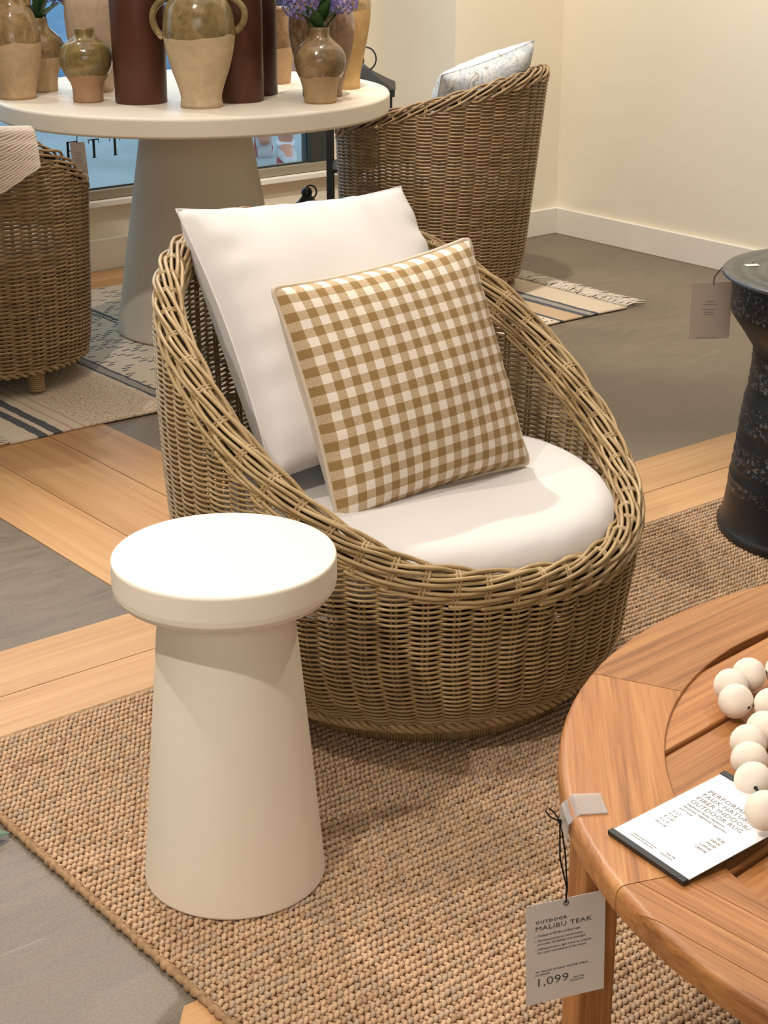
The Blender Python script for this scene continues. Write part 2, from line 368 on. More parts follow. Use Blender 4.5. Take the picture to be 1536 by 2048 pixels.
# ------------------------------------------------------------------ the setting
b = MB(); b.box(-2.5, 6.0, -2.5, 5.36, -.10, 0); floor = struct(b.build('floor', M['concrete'], smooth=False))
def plank(x0, x1, y0, y1, mat, g=.0011):
    b = MB(); cx, cy = (x0+x1)/2, (y0+y1)/2
    b.box(x0-cx+g, x1-cx-g, y0-cy+g, y1-cy-g, .0, .0025)
    b.build('plank', mat, floor, smooth=False, loc=(cx, cy, 0), bevel=.0006)
for y0, y1 in ((2.372, 2.507), (2.507, 2.677)):
    for x0, x1 in ((-1.2, .4), (.4, 2.25), (2.25, 4.05), (4.05, 4.73)): plank(x0 + (0 if y0 < 2.5 else -.35) if x0 > -1 else x0, x1 + (0 if y0 < 2.5 else -.35) if x1 < 4.5 else x1, y0, y1, M['wood_floor'])
for x0, x1, s in ((1.545, 1.711, 0), (1.711, 1.911, .5), (1.911, 2.073, -.4)):
    plank(x0, x1, 2.677, 4.2+s, M['wood_floor_b']); plank(x0, x1, 4.2+s, 5.02, M['wood_floor_b'])
for y0, y1 in ((5.02, 5.19), (5.19, 5.34)):
    for x0, x1 in ((-1, 1.3), (1.3, 3.2), (3.2, 4.18)): plank(x0, x1, y0, y1, M['wood_floor'])
b = MB(); b.add([[.927, 1.568, 0], [.80, 1.42, 0], [1.2, 1.2, 0], [1.2, 1.568, 0], [.927, 1.568, .0025], [.80, 1.42, .0025], [1.2, 1.2, .0025], [1.2, 1.568, .0025]],
                [[0, 3, 2, 1], [4, 5, 6, 7], [0, 1, 5, 4], [1, 2, 6, 5], [2, 3, 7, 6], [3, 0, 4, 7]]); b.build('plank', M['wood_floor'], floor, smooth=False)
b = MB(); b.box(4.746, 4.90, -2.5, 4.81, 0, 3.3); struct(b.build('wall_right', M['wall'], smooth=False))
b = MB(); b.box(4.197, 4.90, 4.81, 5.50, 0, 3.3); struct(b.build('wall_corner', M['wall'], smooth=False))
b = MB()
b.box(-2.5, 4.197, 5.36, 5.50, 0, .258); b.box(4.035, 4.197, 5.36, 5.50, .258, 2.7); b.box(-2.5, 4.197, 5.36, 5.50, 2.7, 3.3); b.box(-2.5, -.6, 5.36, 5.50, .258, 2.7)
struct(b.build('wall_window', M['wall'], smooth=False))
b = MB(); b.box(-2.6, -2.5, -2.5, 5.5, 0, 3.3); struct(b.build('wall_left', M['wall'], smooth=False))
b = MB(); b.box(-2.6, 4.9, -2.6, -2.5, 0, 3.3); struct(b.build('wall_back', M['wall'], smooth=False))
b = MB(); b.box(-2.6, 4.9, -2.6, 5.5, 3.3, 3.38); struct(b.build('ceiling', M['ceiling'], smooth=False))
b = MB(); b.box(4.730, 4.746, -2.5, 4.794, 0, .103); struct(b.build('baseboard_right', M['trim'], smooth=False, bevel=.003))
b = MB(); b.box(4.182, 4.746, 4.794, 4.81, 0, .103); b.box(4.182, 4.197, 4.81, 5.345, 0, .103); struct(b.build('baseboard_corner', M['trim'], smooth=False, bevel=.003))
b = MB(); b.box(-2.5, 4.18, 5.343, 5.36, 0, .115); struct(b.build('baseboard_window', M['trim'], smooth=False, bevel=.003))
b = MB(); b.box(-2.5, 4.18, 5.318, 5.36, .236, .256); struct(b.build('trim_1', M['trim'], smooth=False, bevel=.002))
win = empty('window_1', (1.7, 5.38, .26)); struct(win)
b = MB(); b.box(-2.3, 2.33, -.035, .04, -.002, .030); b.box(-2.3, 2.33, -.035, .04, 2.40, 2.44); b.build('window_frame', M['frame'], win, smooth=False, bevel=.002)
b = MB(); b.box(2.235, 2.33, -.02, .04, .030, 2.40); b.box(-2.3, -2.24, -.02, .04, .03, 2.40); b.box(.30, .34, .0, .04, .03, 2.4)
b.v = b.v[:2]; b.q = b.q[:2]; b.tint = b.tint[:2]; b.n = 16
b.build('window_post', M['frame_dark'], win, smooth=False, bevel=.002)
b = MB(); b.box(-2.24, 2.235, -.012, .0, .030, .036); b.build('window_gasket', M['frame_dark'], win, smooth=False)
b = MB(); b.box(-2.24, 2.235, .0, .008, .030, 2.40); b.build('window_pane', M['glass'], win, smooth=False)

def text(parent, s, loc, size, mat, rot=(0, 0, 0), align='LEFT', xs=1.0, extr=.0001, name='lettering', space=1.0, shear=0, offset=0, width=None):
    cu = bpy.data.curves.new(name, 'FONT'); cu.body = s; cu.size = size; cu.align_x = align; cu.extrude = extr; cu.space_character = space; cu.shear = shear; cu.offset = offset
    cu.resolution_u = 2
    o = bpy.data.objects.new(name, cu); dg = bpy.context.evaluated_depsgraph_get(); C.objects.link(o); dg.update()
    me = bpy.data.meshes.new_from_object(o.evaluated_get(dg)); bpy.data.objects.remove(o); bpy.data.curves.remove(cu)
    me.materials.clear(); me.materials.append(mat)
    if width:
        xx = [v.co.x for v in me.vertices]; xs = width/(max(xx)-min(xx))
    t = bpy.data.objects.new(name, me); C.objects.link(t); t.parent = parent; t.location = loc; t.rotation_euler = rot; t.scale = (xs, 1, 1); return t
# black letters applied to the window glass
for i, (x, ch) in enumerate(((2.992, 'T'), (3.078, 'T'), (2.905, 'E'))):
    b = MB(); w = .021; h = .066; t_ = .006
    if ch == 'T':
        b.box(-.0045, .0045, -.001, .001, 0, h); b.box(-w, w, -.001, .001, h-t_*.6, h); b.box(-w, -w+.002, -.001, .001, h-.015, h); b.box(w-.002, w, -.001, .001, h-.015, h); b.box(-.009, .009, -.001, .001, 0, .0025)
    else:
        b.box(-w, -w+.009, -.001, .001, 0, h); b.box(-w, w, -.001, .001, h-t_*.6, h); b.box(-w, w*.6, -.001, .001, h*.48, h*.53); b.box(-w, w, -.001, .001, 0, t_*.6)
    o = b.build('window_lettering', M['cord'], win, smooth=False, loc=(x-1.7, -.003, .402-.26))

# outdoors: pavement, blue sheeting, person
b = MB(); b.box(-4, 12, 5.5, 16, -.12, -.02); tag(b.build('pavement', M['pavement'], smooth=False), kind='structure')
bs = empty('sheeting_fence', (3.2, 10.2, -.02), 0, 'light blue crinkled sheeting fence seen through the window', 'fence')
b = MB(); n = 60; xs = np.linspace(-4.5, 5.5, n); zs = np.linspace(.0, 2.4, 14)
V = np.zeros((n, 14, 3)); V[..., 0] = xs[:, None]; V[..., 2] = zs[None, :]; V[..., 1] = .05*np.sin(xs*4.1)[:, None] + rng.normal(0, .012, (n, 14)); b.grid(V)
o = b.build('sheet', M['blue_sheet'], bs); sm = o.modifiers.new('s', 'SOLIDIFY'); sm.thickness = .01
for x in np.linspace(-4.4, 5.4, 6):
    b = MB(); b.box(-.03, .03, -.03, .03, 0, 2.45); b.build('post', M['frame'], bs, smooth=False, loc=(x, .12, 0))

# ------------------------------------------------------------------ braided jute rug
rug = empty('jute_rug', (.95, .80, 0), 0, 'tan braided jute rug with thick yarn rows under the egg chair', 'rug')
b = MB(); b.box(0, 2.60, 0, 1.565, .0028, .006); b.build('backing', M['jute_base'], rug, smooth=False)
def jute():
    pitch = .0142; dx = .0093; x0, x1 = .008, 2.55; rows = int(1.55/pitch); nx = int((x1-x0)/dx)
    j, i, k = np.meshgrid(np.arange(rows), np.arange(nx), np.arange(2), indexing='ij'); j = j.ravel(); i = i.ravel(); k = k.ravel()
    N = len(j)
    cx = x0 + i*dx + (k*.5)*dx + rng.normal(0, .0006, N); cy = .006 + j*pitch + k*pitch*.50 + rng.normal(0, .0004, N)
    wob = .0012*np.sin(cx*9+j*1.3); cy = cy + wob
    cz = np.where(k == 1, .0094, .0066) + rng.normal(0, .0004, N)
    ang = np.where(k == 1, math.radians(20), math.radians(-50)) + rng.normal(0, .12, N)
    ln = np.where(k == 1, .0076, .0062)*(1+rng.normal(0, .06, N)); rr = np.where(k == 1, .0041, .0033)
    S = 5; d = np.stack([np.cos(ang), np.sin(ang), np.where(k == 1, .20, -.10)*np.ones(N)], -1); nrm = np.stack([-np.sin(ang), np.cos(ang), np.zeros(N)], -1); up = np.array([0, 0, 1.0])
    cen = np.stack([cx, cy, cz], -1); V = np.zeros((N, 2+2*S, 3)); V[:, 0] = cen - d*ln[:, None]; V[:, 1] = cen + d*ln[:, None]
    for q, t in enumerate((-.45, .45)):
        for a in range(S):
            th = 2*PI*a/S
            V[:, 2+q*S+a] = cen + d*(ln*t)[:, None] + rr[:, None]*(math.cos(th)*nrm + math.sin(th)*up*.95)
    Q = []; T = []
    for a in range(S):
        a2 = (a+1) % S; Q.append([2+a, 2+a2, 2+S+a2, 2+S+a]); T.append([0, 2+a2, 2+a]); T.append([1, 2+S+a, 2+S+a2])
    Q = np.array(Q); T = np.array(T); off = (np.arange(N)*(2+2*S))[:, None, None]
    rowt = rng.normal(0, .08, rows)[j]; tint = np.clip(.5 + rowt + rng.normal(0, .25, N) + np.where(k == 1, .16, -.20), 0, 1)
    b = MB(); b.add(V.reshape(-1, 3), (Q[None]+off).reshape(-1, 4), (T[None]+off).reshape(-1, 3), np.repeat(tint, 2+2*S)); return b
stuff(jute().build('yarn_braids', M['jute'], rug))
b = MB(); n = 700; t_ = np.linspace(0, 1.565, n); P = np.stack([.002+.0014*np.sin(t_*330), t_, .0072+0*t_], -1); b.tube(P, .0062+.0013*np.sin(t_*430), sides=7)
b.build('side_binding', M['jute_edge'], rug)
b = MB(); b.box(0, 2.6, 1.552, 1.566, .003, .0085); b.build('end_binding', M['jute_edge'], rug, smooth=False, bevel=.002)

# ------------------------------------------------------------------ striped flatweave rug with fringe
sr = empty('striped_rug', (1.80, 3.755, 0), 0, 'cream flatweave rug with grey stripes, dashes and fringed ends under the pedestal table', 'rug')
b = MB(); n = 120; xs = np.linspace(0, 2.25, n); ys = np.linspace(0, 1.33, 40); V = np.zeros((n, 40, 3)); V[..., 0] = xs[:, None]; V[..., 1] = ys[None, :] + .006*np.sin(xs*7)[:, None]; V[..., 2] = .0085
b.grid(V); o = b.build('field', M['striped'], sr); sm = o.modifiers.new('s', 'SOLIDIFY'); sm.thickness = .005; sm.offset = -1
for side in (0, 1):
    b = MB()
    for y in np.arange(.01, 1.33, .0125 if side else .02):
        for k in range(3):
            n = 7; s = np.linspace(0, 1, n); ln = random.uniform(.07, .11); a = random.uniform(-.5, .5)
            dx = s*ln*math.cos(a); dy = s*ln*math.sin(a)*.7 + .004*np.sin(s*6+random.random()*6)
            x = (2.25 + dx) if side else -dx
            P = np.stack([x, y+dy, .006+.006*np.sin(s*PI)+random.random()*.004], -1); b.tube(P, .0024, sides=4)
    stuff(b.build('fringe', M['fringe'], sr))

# ------------------------------------------------------------------ woven furniture
def wovenN(name): pass
def smooth_interp(x, xs, ys, k=1):
    x = np.asarray(x, float)
    f = lambda q: np.interp(q, xs, ys)
    d = (xs[-1]-xs[0])*.022*k
    return (f(x-2*d)+2*f(x-d)+3*f(x)+2*f(x+d)+f(x+2*d))/9
def weave(parent, surf, rim, N, z0, pitch, r, amp, mat, bandlow, seam=PI, stake_r=.0024, gap=.0045, seg=7, stake_mat=None):
    """surf(u, z)->(n,3) points and outward horizontal normals; rim(u)->z.  Real weft strands over double stakes."""
    b = MB(); zmax = float(np.max(rim(np.linspace(0, 2*PI, 400))))
    z = z0; k = 0; us = seam + np.linspace(0, 2*PI, N*seg+1)
    while z < zmax:
        ok = rim(us) - bandlow > z; tint = float(np.clip(rng.normal(.5, .22), 0, 1))
        idx = np.where(ok)[0]
        if len(idx) > 3:
            for run in np.split(idx, np.where(np.diff(idx) > 1)[0]+1):
                if len(run) < 4: continue
                u = us[run]; P, Nn = surf(u, np.full(len(u), z)); w = np.cos((u-seam)*N/2 + k*PI)
                w = np.sign(w)*np.abs(w)**.7
                P = P + Nn*(amp*w)[:, None]; P[:, 2] += -.0010*np.abs(w)
                b.tube(P, r, N=Nn, sides=5, tint=np.clip(np.repeat(tint + .12*np.sin(u*3+k), 5), 0, 1))
        z += pitch; k += 1
    stuff(b.build('weft_strands', mat, parent))
    b = MB(); sp = 2*PI/N
    for i in range(N):
        for sgn in (-1, 1):
            u0 = seam + i*sp
            zz = np.linspace(z0-.01, float(rim(np.array([u0]))[0])-.004, 14); P, Nn = surf(np.full(14, u0), zz)
            Tn = np.cross(Nn, [0, 0, 1.0]); P = P + Tn*sgn*gap/2
            b.tube(P, stake_r, N=Nn, sides=5, tint=random.random()*.5)
    stuff(b.build('stakes', stake_mat or mat, parent))
def rimband(parent, surf, rim, N, out_drop, top_w, in_drop, cross, r, amp, mat, seam=PI, period=3, ribr=.0028, ribs=True, dirn=1, name='braided_rim', core=.012):
    total = out_drop + top_w*1.35 + in_drop
    def sec(u, s):   # s 0..1 along the band section: outside bottom, over the top, inside bottom
        z = rim(u); P0, Nn = surf(u, z); e = 1e-3; P1, _ = surf(u+e, rim(u+e)); Pm, _ = surf(u-e, rim(u-e)); T = P1-Pm; T /= np.linalg.norm(T, axis=1)[:, None]
        Vv = np.cross(T, Nn); Vv *= np.sign(Vv[:, 2])[:, None]; Nn2 = np.cross(Vv, T); Nn2 *= np.sign((Nn2*Nn).sum(1))[:, None]
        d = s*total; R = top_w/2
        a = np.where(d < out_drop, 0, np.where(d < out_drop+top_w*1.35, -R + R*np.cos((d-out_drop)/(top_w*1.35)*PI), -top_w))
        bb = np.where(d < out_drop, d-out_drop, np.where(d < out_drop+top_w*1.35, R*.85*np.sin((d-out_drop)/(top_w*1.35)*PI), -(d-out_drop-top_w*1.35)))
        th = np.clip((d-out_drop)/(top_w*1.35), 0, 1)*PI
        nn = Nn*np.cos(th)[:, None] + Vv*np.sin(th)[:, None]
        return P0 + Nn*a[:, None] + Vv*bb[:, None], nn
    b = MB(); sp = 2*PI/N
    for i in range(N):
        n = cross*6; s = np.linspace(-.01, 1.01, n); u = seam + (i + dirn*cross*s)*sp; P, nn = sec(u, np.clip(s, 0, 1))
        ph = (u-seam)/sp + i*1.0*(-1 if dirn > 0 else 1)
        w = np.cos(2*PI*(u-seam)/sp/period + 2*PI*i/period)
        w = np.where(w > -.2, np.minimum(1, w*1.0+.25), w)
        fade = np.clip(np.minimum(s, 1-s)*12, 0, 1)
        P = P + nn*(amp*w*fade + .0012)[:, None]; tint = float(np.clip(rng.normal(.62, .2), 0, 1)); b.tube(P, r, N=nn, sides=6, tint=tint)
    stuff(b.build(name, mat, parent))
    b = MB()
    if ribs:
        for i in range(N):
            for sg in (-1, 1):
                n = 16; s = np.linspace(0.02, .98, n); u = np.full(n, seam + i*sp); P, nn = sec(u, s); T = np.cross(nn, np.gradient(P, axis=0)); T /= np.linalg.norm(T, axis=1)[:, None] + 1e-9
                b.tube(P + T*sg*.0030 + nn*.0008, ribr, N=nn, sides=5, tint=.25+random.random()*.4)
        stuff(b.build('rim_ribs', mat, parent))
    b = MB(); u = np.linspace(0, 2*PI, 160, endpoint=False); z = rim(u); P, Nn = surf(u, z); P = P - Nn*top_w/2; P[:, 2] -= core*.9; b.tube(P, core, N=Nn, closed=True, sides=8, tint=0)
    b.build('rim_core', M['dark_core'], parent)
    return sec
M['dark_core'] = plain('dark_core', (.035, .024, .014, 1), .8, .1)
def twistrope(parent, path, nrm, R, r, twists, mat, name, strands=2, closed=True, sides=6):
    n = len(path); T = np.roll(path, -1, 0)-np.roll(path, 1, 0); T /= np.linalg.norm(T, axis=1)[:, None]; B = np.cross(T, nrm)
    b = MB(); t = np.arange(n)/n*2*PI*twists
    for k in range(strands):
        a = t + 2*PI*k/strands; b.tube(path + R*(np.cos(a)[:, None]*nrm + np.sin(a)[:, None]*B), r, N=nrm, closed=closed, sides=sides, tint=.45+.2*k)
    return b.build(name, mat, parent)

# ---- egg chair
CC = np.array([1.7539, 2.1219]); CB = np.array([1.7726, 2.1070]); AZ = math.radians(-79.8)
egg = empty('egg_chair', (CC[0], CC[1], .006), 0, 'round tan wicker egg chair with sloping braided rim, front centre', 'chair')
EZ = np.array([.0, .05, .075, .10, .138, .198, .274, .33, .42, .55, .66, .78, .90]); ER = np.array([.285, .300, .330, .352, .371, .386, .397, .403, .410, .416, .417, .412, .404])
def egg_surf(u, z):
    u = np.asarray(u, float); z = np.asarray(z, float); r = smooth_interp(z, EZ, ER, .5); k = np.clip((z-.02)/.18, 0, 1)
    cx = (CB[0]-CC[0])*(1-k); cy = (CB[1]-CC[1])*(1-k); N = np.stack([np.cos(u), np.sin(u), 0*u], -1)
    return np.stack([cx+r*np.cos(u), cy+r*np.sin(u), z], -1), N
EP = np.array([0, 25, 40, 54, 68, 82, 96, 108, 126, 145, 160, 180.]); EH = np.array([.306, .315, .329, .356, .407, .467, .536, .597, .658, .700, .717, .725])*1.0866 - .009
xp = np.concatenate([-EP[::-1][:-1], EP]); hp = np.concatenate([EH[::-1][:-1], EH])
def egg_rim(u):
    ph = (np.degrees(np.asarray(u, float)-AZ)+180) % 360 - 180; f = lambda q: np.interp((q+180) % 360-180, xp, hp)
    return (f(ph-9)+2*f(ph-4.5)+2*f(ph)+2*f(ph+4.5)+f(ph+9))/8
SEAM = math.radians(PSI*180/PI)   # weave seam at the far side
weave(egg, egg_surf, egg_rim, 51, .077, .0046, .0025, .0058, M['wicker'], .030, seam=SEAM, gap=.0078, stake_r=.0026)
rimband(egg, egg_surf, egg_rim, 51, .036, .036, .042, 17, .0035, .0040, M['wicker'], seam=SEAM)
n = 500; u = np.linspace(0, 2*PI, n, endpoint=False); P, Nn = egg_surf(u, np.full(n, .064)); P += Nn*.0005
twistrope(egg, P, Nn, .0088, .0047, 26, M['wicker'], 'bottom_braid', 5)
b = MB(); a = np.linspace(0, 2*PI, 900, endpoint=False); off = CB-CC
b.lathe([(.262, .016), (.279, .016), (.2825, .020), (.2825, .050), (.279, .056), (.10, .058)], 96, off, cap0=False, cap1=False)
b.build('swivel_ring', M['wicker'], egg)
b = MB()
for i in range(360):
    t = 2*PI*i/360; Nn = np.array([math.cos(t), math.sin(t), 0]); c0 = np.array([off[0], off[1], 0]) + Nn*.2822
    b.tube([c0+np.array([0, 0, .017]), c0+np.array([0, 0, .032])+Nn*.001, c0+np.array([0, 0, .052])], .0026, N=np.array([Nn]*3), sides=5, tint=.3+random.random()*.5)
stuff(b.build('ring_wrapping', M['wicker'], egg))
for k in range(6):
    t = 2*PI*k/6 + .28; b = MB(); b.lathe([(.020, -.010), (.022, -.008), (.022, .009), (.018, .010)], 14); b.build('foot', M['black_plastic'], egg, loc=(off[0]+.245*math.cos(t), off[1]+.245*math.sin(t), .0165))
b = MB(); b.lathe([(.36, .262), (.385, .268), (.385, .274), (.36, .278)], 64); b.build('seat_deck', M['black_plastic'], egg, smooth=False)

# seat cushion
def cushion_profile(R, z0, z1):
    h = (z1-z0)/2; zc = (z0+z1)/2; pts = [(0.001, z0+.004)]
    for t in np.linspace(-PI/2, PI/2, 17): pts.append((R-h*.95 + h*.95*math.cos(t), zc + h*math.sin(t)))
    pts += [(R*.7, z1+.007), (R*.4, z1+.011), (.001, z1+.012)]; return pts
seat = empty('seat_cushion', (CC[0]+.012, CC[1]-.018, .279), 0, 'round off-white canvas seat cushion inside the egg chair', 'cushion')
b = MB(); b.lathe(cushion_profile(.343, .0, .108), 96)
V = b.v[0]; th = np.arctan2(V[:, 1], V[:, 0]); rad = np.hypot(V[:, 0], V[:, 1]); k = (rad/.343)**6
V[:, 2] += .0025*np.sin(th*17+2)*k*(V[:, 2] < .09) + .004*np.sin(th*3+1)*(rad/.343)
V[:, :2] *= (1 + .006*np.sin(th*23)*k*np.exp(-((V[:, 2]-.03)/.02)**2))[:, None]
b.build('cover', M['white_fabric'], seat)
b = MB(); u = np.linspace(0, 2*PI, 200, endpoint=False); rr = .3425
b.tube(np.stack([rr*np.cos(u), rr*np.sin(u), .034+.0015*np.sin(u*11)], -1), .0022, closed=True, sides=6); b.build('seam', M['white_fabric'], seat)

# ---- pillows
def pillow(b, W, Hh, T, pinch=.07, n=44, crease=.004, seed=0, power=.42, corner=.9):
    u = np.linspace(-1, 1, n); v = np.linspace(-1, 1, n); U, Vv = np.meshgrid(u, v, indexing='ij'); r = np.random.default_rng(seed)
    X = W/2*U*(1-pinch*(1-Vv**2)*np.abs(U)**2); Y = Hh/2*Vv*(1-pinch*(1-U**2)*np.abs(Vv)**2)
    prof = (np.clip(1-U**2, 0, 1)**power)*(np.clip(1-Vv**2, 0, 1)**power)
    edge = np.exp(-((1-np.abs(U))/.22)**2)+np.exp(-((1-np.abs(Vv))/.22)**2)
    cr = sum(r.uniform(.4, 1)*np.sin(U*r.uniform(-9, 9)+Vv*r.uniform(-9, 9)+r.uniform(0, 6)) for _ in range(6))
    cr2 = sum(np.sin(U*a*18+ph) for a, ph in ((1, 1), (1.7, 2)))*np.exp(-((1-np.abs(Vv))/.18)**2) + sum(np.sin(Vv*a*16+ph) for a, ph in ((1.1, .3), (1.6, 2.2)))*np.exp(-((1-np.abs(U))/.18)**2)
    Z = T/2*prof + prof*(crease*cr*.5 + crease*cr2*.9*prof**.3)
    F = np.stack([X, Y, Z], -1); Bk = np.stack([X, Y, -T/2*prof*1.0], -1)
    uv = np.stack([U*.5+.5, Vv*.5+.5], -1).reshape(-1, 2)
    return F, Bk, uv
def build_pillow(name, label, cat, W, Hh, T, center, az, tilt, roll, mat_f, mat_b, pipe=None, pinch=.07, seed=0, power=.42, crease=.004, back=1.0):
    e = empty(name, center, 0, label, cat)
    n0 = np.array([math.cos(az), math.sin(az), 0]); up = np.array([0, 0, 1.0]); rg = np.array([-math.sin(az), math.cos(az), 0]); uu = up*math.cos(tilt)-n0*math.sin(tilt)
    nn = n0*math.cos(tilt)+up*math.sin(tilt); Rr = rg*math.cos(roll)+uu*math.sin(roll); Uu = uu*math.cos(roll)-rg*math.sin(roll)
    m = Matrix(((Rr[0], Uu[0], nn[0]), (Rr[1], Uu[1], nn[1]), (Rr[2], Uu[2], nn[2]))); e.rotation_euler = m.to_euler()
    b = MB(); F, Bk, uv = pillow(b, W, Hh, T, pinch, seed=seed, power=power, crease=crease); Bk[..., 2] *= back; n = F.shape[0]
    b.grid(F); b.build('front_cover', mat_f, e, uv=uv)
    b = MB(); b.grid(Bk[::-1]); b.build('back_cover', mat_b, e)
    ed = np.concatenate([F[:, 0], F[-1, 1:], F[::-1, -1][1:], F[0, ::-1][1:-1]])
    if pipe:
        b = MB(); c = .5*(ed+np.roll(ed, 1, 0)); c = (c+np.roll(c, 1, 0)+np.roll(c, -1, 0))/3; b.tube(c, .0042, closed=True, sides=7); b.build('piping', pipe, e)
    else:
        b = MB(); b.tube(ed, .0018, closed=True, sides=6); b.build('seam', mat_f, e)
    return e
build_pillow('back_pillow', 'large plain off-white back pillow leaning inside the egg chair', 'pillow', .495, .490, .20, (1.737, 2.285, .628), math.radians(-87.5), .60, -.045, M['white_fabric'], M['white_fabric'], seed=3, crease=.008, pinch=.07, back=1.3)
build_pillow('gingham_pillow', 'tan and white gingham throw pillow with cream piping on the egg chair', 'pillow', .398, .405, .160, (1.733, 2.100, .572), math.radians(-96.6), .36, .095, M['gingham'], M['piping'], pipe=M['piping'], pinch=.06, seed=8, crease=.004, back=1.35)

# ---- barrel chairs in the background
def tub_chair(cx, cy, az, label, hx, hz, la):
    e = empty('wicker_barrel_chair', (cx, cy, .009), 0, label, 'chair', 'wicker barrel chairs facing the pedestal table')
    bk = np.array([-math.cos(az), -math.sin(az)])
    def surf(u, z):
        u = np.asarray(u, float); z = np.asarray(z, float); r = .300 + .030*np.clip(z/.75, 0, 1.2) - .02*np.exp(-(z-.05)/.03)
        ph = np.cos(u-az); ln = .055*np.clip(z/.75, 0, 1.2)*np.clip(-ph*1.0+.35, 0, 1)
        N = np.stack([np.cos(u), np.sin(u), 0*u], -1)
        return np.stack([r*np.cos(u)+bk[0]*ln, r*np.sin(u)+bk[1]*ln, z], -1), N
    hx = np.array(hx, float); hz = np.array(hz, float)
    def rim(u):
        f = lambda q: np.interp((q+180) % 360-180, hx, hz); ph = np.degrees(np.asarray(u, float)-az); return (f(ph-8)+2*f(ph-4)+2*f(ph)+2*f(ph+4)+f(ph+8))/8
    sm = az + PI*.5
    weave(e, surf, rim, 43, .072, .0056, .0031, .0045, M['wicker_tub'], .022, seam=sm, seg=5, stake_r=.003, gap=.006)
    rimband(e, surf, rim, 43, .028, .030, .022, 7, .0040, .0035, M['wicker_tub'], seam=sm, ribs=False, core=.010)
    n = 300; u = np.linspace(0, 2*PI, n, endpoint=False); P, Nn = surf(u, np.full(n, .068)); twistrope(e, P, Nn, .006, .0052, 36, M['wicker_tub'], 'bottom_braid', 2)
    for t in (la+.70, la-.70, la+PI-.70, la+PI+.70):
        b = MB(); b.tube([[0, 0, .009], [0, 0, .066]], [.019, .021], sides=12, tint=.4)
        for q in range(9):
            a = np.linspace(0, 2*PI, 14, endpoint=False); z = .012+q*.006; R = .021
            b.tube(np.stack([R*np.cos(a), R*np.sin(a), z+0*a], -1), .0034, closed=True, sides=5, tint=.3+random.random()*.5)
        b.build('leg', M['wicker_tub'], e, loc=(.268*math.cos(t), .268*math.sin(t), 0))
    b = MB(); b.lathe([(.27, .075), (.275, .08), (.275, .09), (.26, .095)], 40); b.build('seat_base', M['dark_core'], e)
    b = MB(); b.lathe(cushion_profile(.262, .30, .40), 48); b.build('seat_pad', M['white_fabric'], e)
    b = MB(); b.lathe([(.27, .285), (.275, .288), (.275, .295), (.27, .298)], 40); b.build('seat_deck', M['dark_core'], e)
    return e
tub_chair(3.715, 4.365, math.radians(105), 'tan wicker barrel chair right of the pedestal table, holding a grey patterned pillow',
          [-180, -144, -110, -80, -40, 0, 36, 91, 126, 153, 180], [.745, .742, .70, .62, .55, .53, .535, .618, .680, .722, .745], math.radians(105))
tub_chair(2.033, 4.369, math.radians(0), 'tan wicker barrel chair at the left edge with a cream throw over its back',
          [-180, -129, -96, -84, -64, -39, 0, 39, 90, 180], [.750, .748, .725, .69, .635, .555, .53, .54, .60, .750], math.radians(-44.5))
build_pillow('patterned_pillow', 'white and grey leaf print pillow in the right barrel chair', 'pillow', .42, .38, .17, L(.300, 5.66, .640), math.radians(98), .50, -.22, M['leaf_print'], M['leaf_print'], seed=5)

# throw draped over the left chair
def draped_throw():
    e = empty('throw_blanket', (2.033, 4.369, 0), 0, 'cream knitted throw draped over the left barrel chair', 'throw')
    n, m = 70, 50; V = np.zeros((n, m, 3)); s = np.linspace(0, 1, n); w = np.linspace(0, 1, m)
    az = math.radians(15)
    for j in range(m):
        u = math.radians(-178) + w[j]*math.radians(88)
        for i in range(n):
            d = s[i]*.52; ztop = .775 - .05*max(0, w[j]-.55)
            r0 = .385
            if d < .10: r = r0-.075+d*.9; z = ztop-.006-(.10-d)*.35
            else:
                q = d-.10; r = r0+.020+min(q, .05)*.25+.010*math.sin(w[j]*19+2)*min(1, q*5); z = ztop - q*1.0
            fold = .006*math.sin(w[j]*30+i*.05)
            V[i, j] = [(r+fold)*math.cos(u), (r+fold)*math.sin(u), z - .002*math.sin(i*1.9)]
    V[:, -1, 2] -= 0
    # slanted hem: the cloth hangs lower towards the back corner
    hem = 1-.62*w**1.3
    for j in range(m):
        V[:, j] = np.stack([np.interp(s*hem[j], s, V[:, j, k].copy()) for k in range(3)], -1)
    b = MB(); b.grid(V); o = b.build('knit_cloth', M['throw'], e); so = o.modifiers.new('s', 'SOLIDIFY'); so.thickness = .010; so.offset = 1
    b = MB()
    for i in range(2, n, 2):
        pth = V[i].copy(); rad = pth[:, :2]/np.linalg.norm(pth[:, :2], axis=1)[:, None]; pth[:, :2] += rad*.0105; pth[:, 2] += .001
        b.tube(pth, .0042, sides=5)
    stuff(b.build('knit_ribs', M['throw'], e)); return e
draped_throw()

# ------------------------------------------------------------------ cream mushroom stool in front
st = empty('mushroom_side_table', (1.150, 1.778, .0), 0, 'cream mushroom-shaped side table with thick round top in front of the egg chair', 'table')
b = MB(); b.lathe([(.128, .0135), (.1300, .0145), (.1306, .017), (.0965, .40), (.088, .462)], 96, cap1=False, hold=.0012); b.build('pedestal', M['cream_table'], st)
b = MB(); R = .1525; b.lathe([(.03, .455), (.138, .4555), (R-.006, .460), (R-.001, .468), (R, .476), (R, .5075), (R-.0008, .5100), (R-.0028, .5114), (.0005, .512)], 128, cap0=True, cap1=False, hold=.0012); b.build('tabletop', M['cream_table'], st)

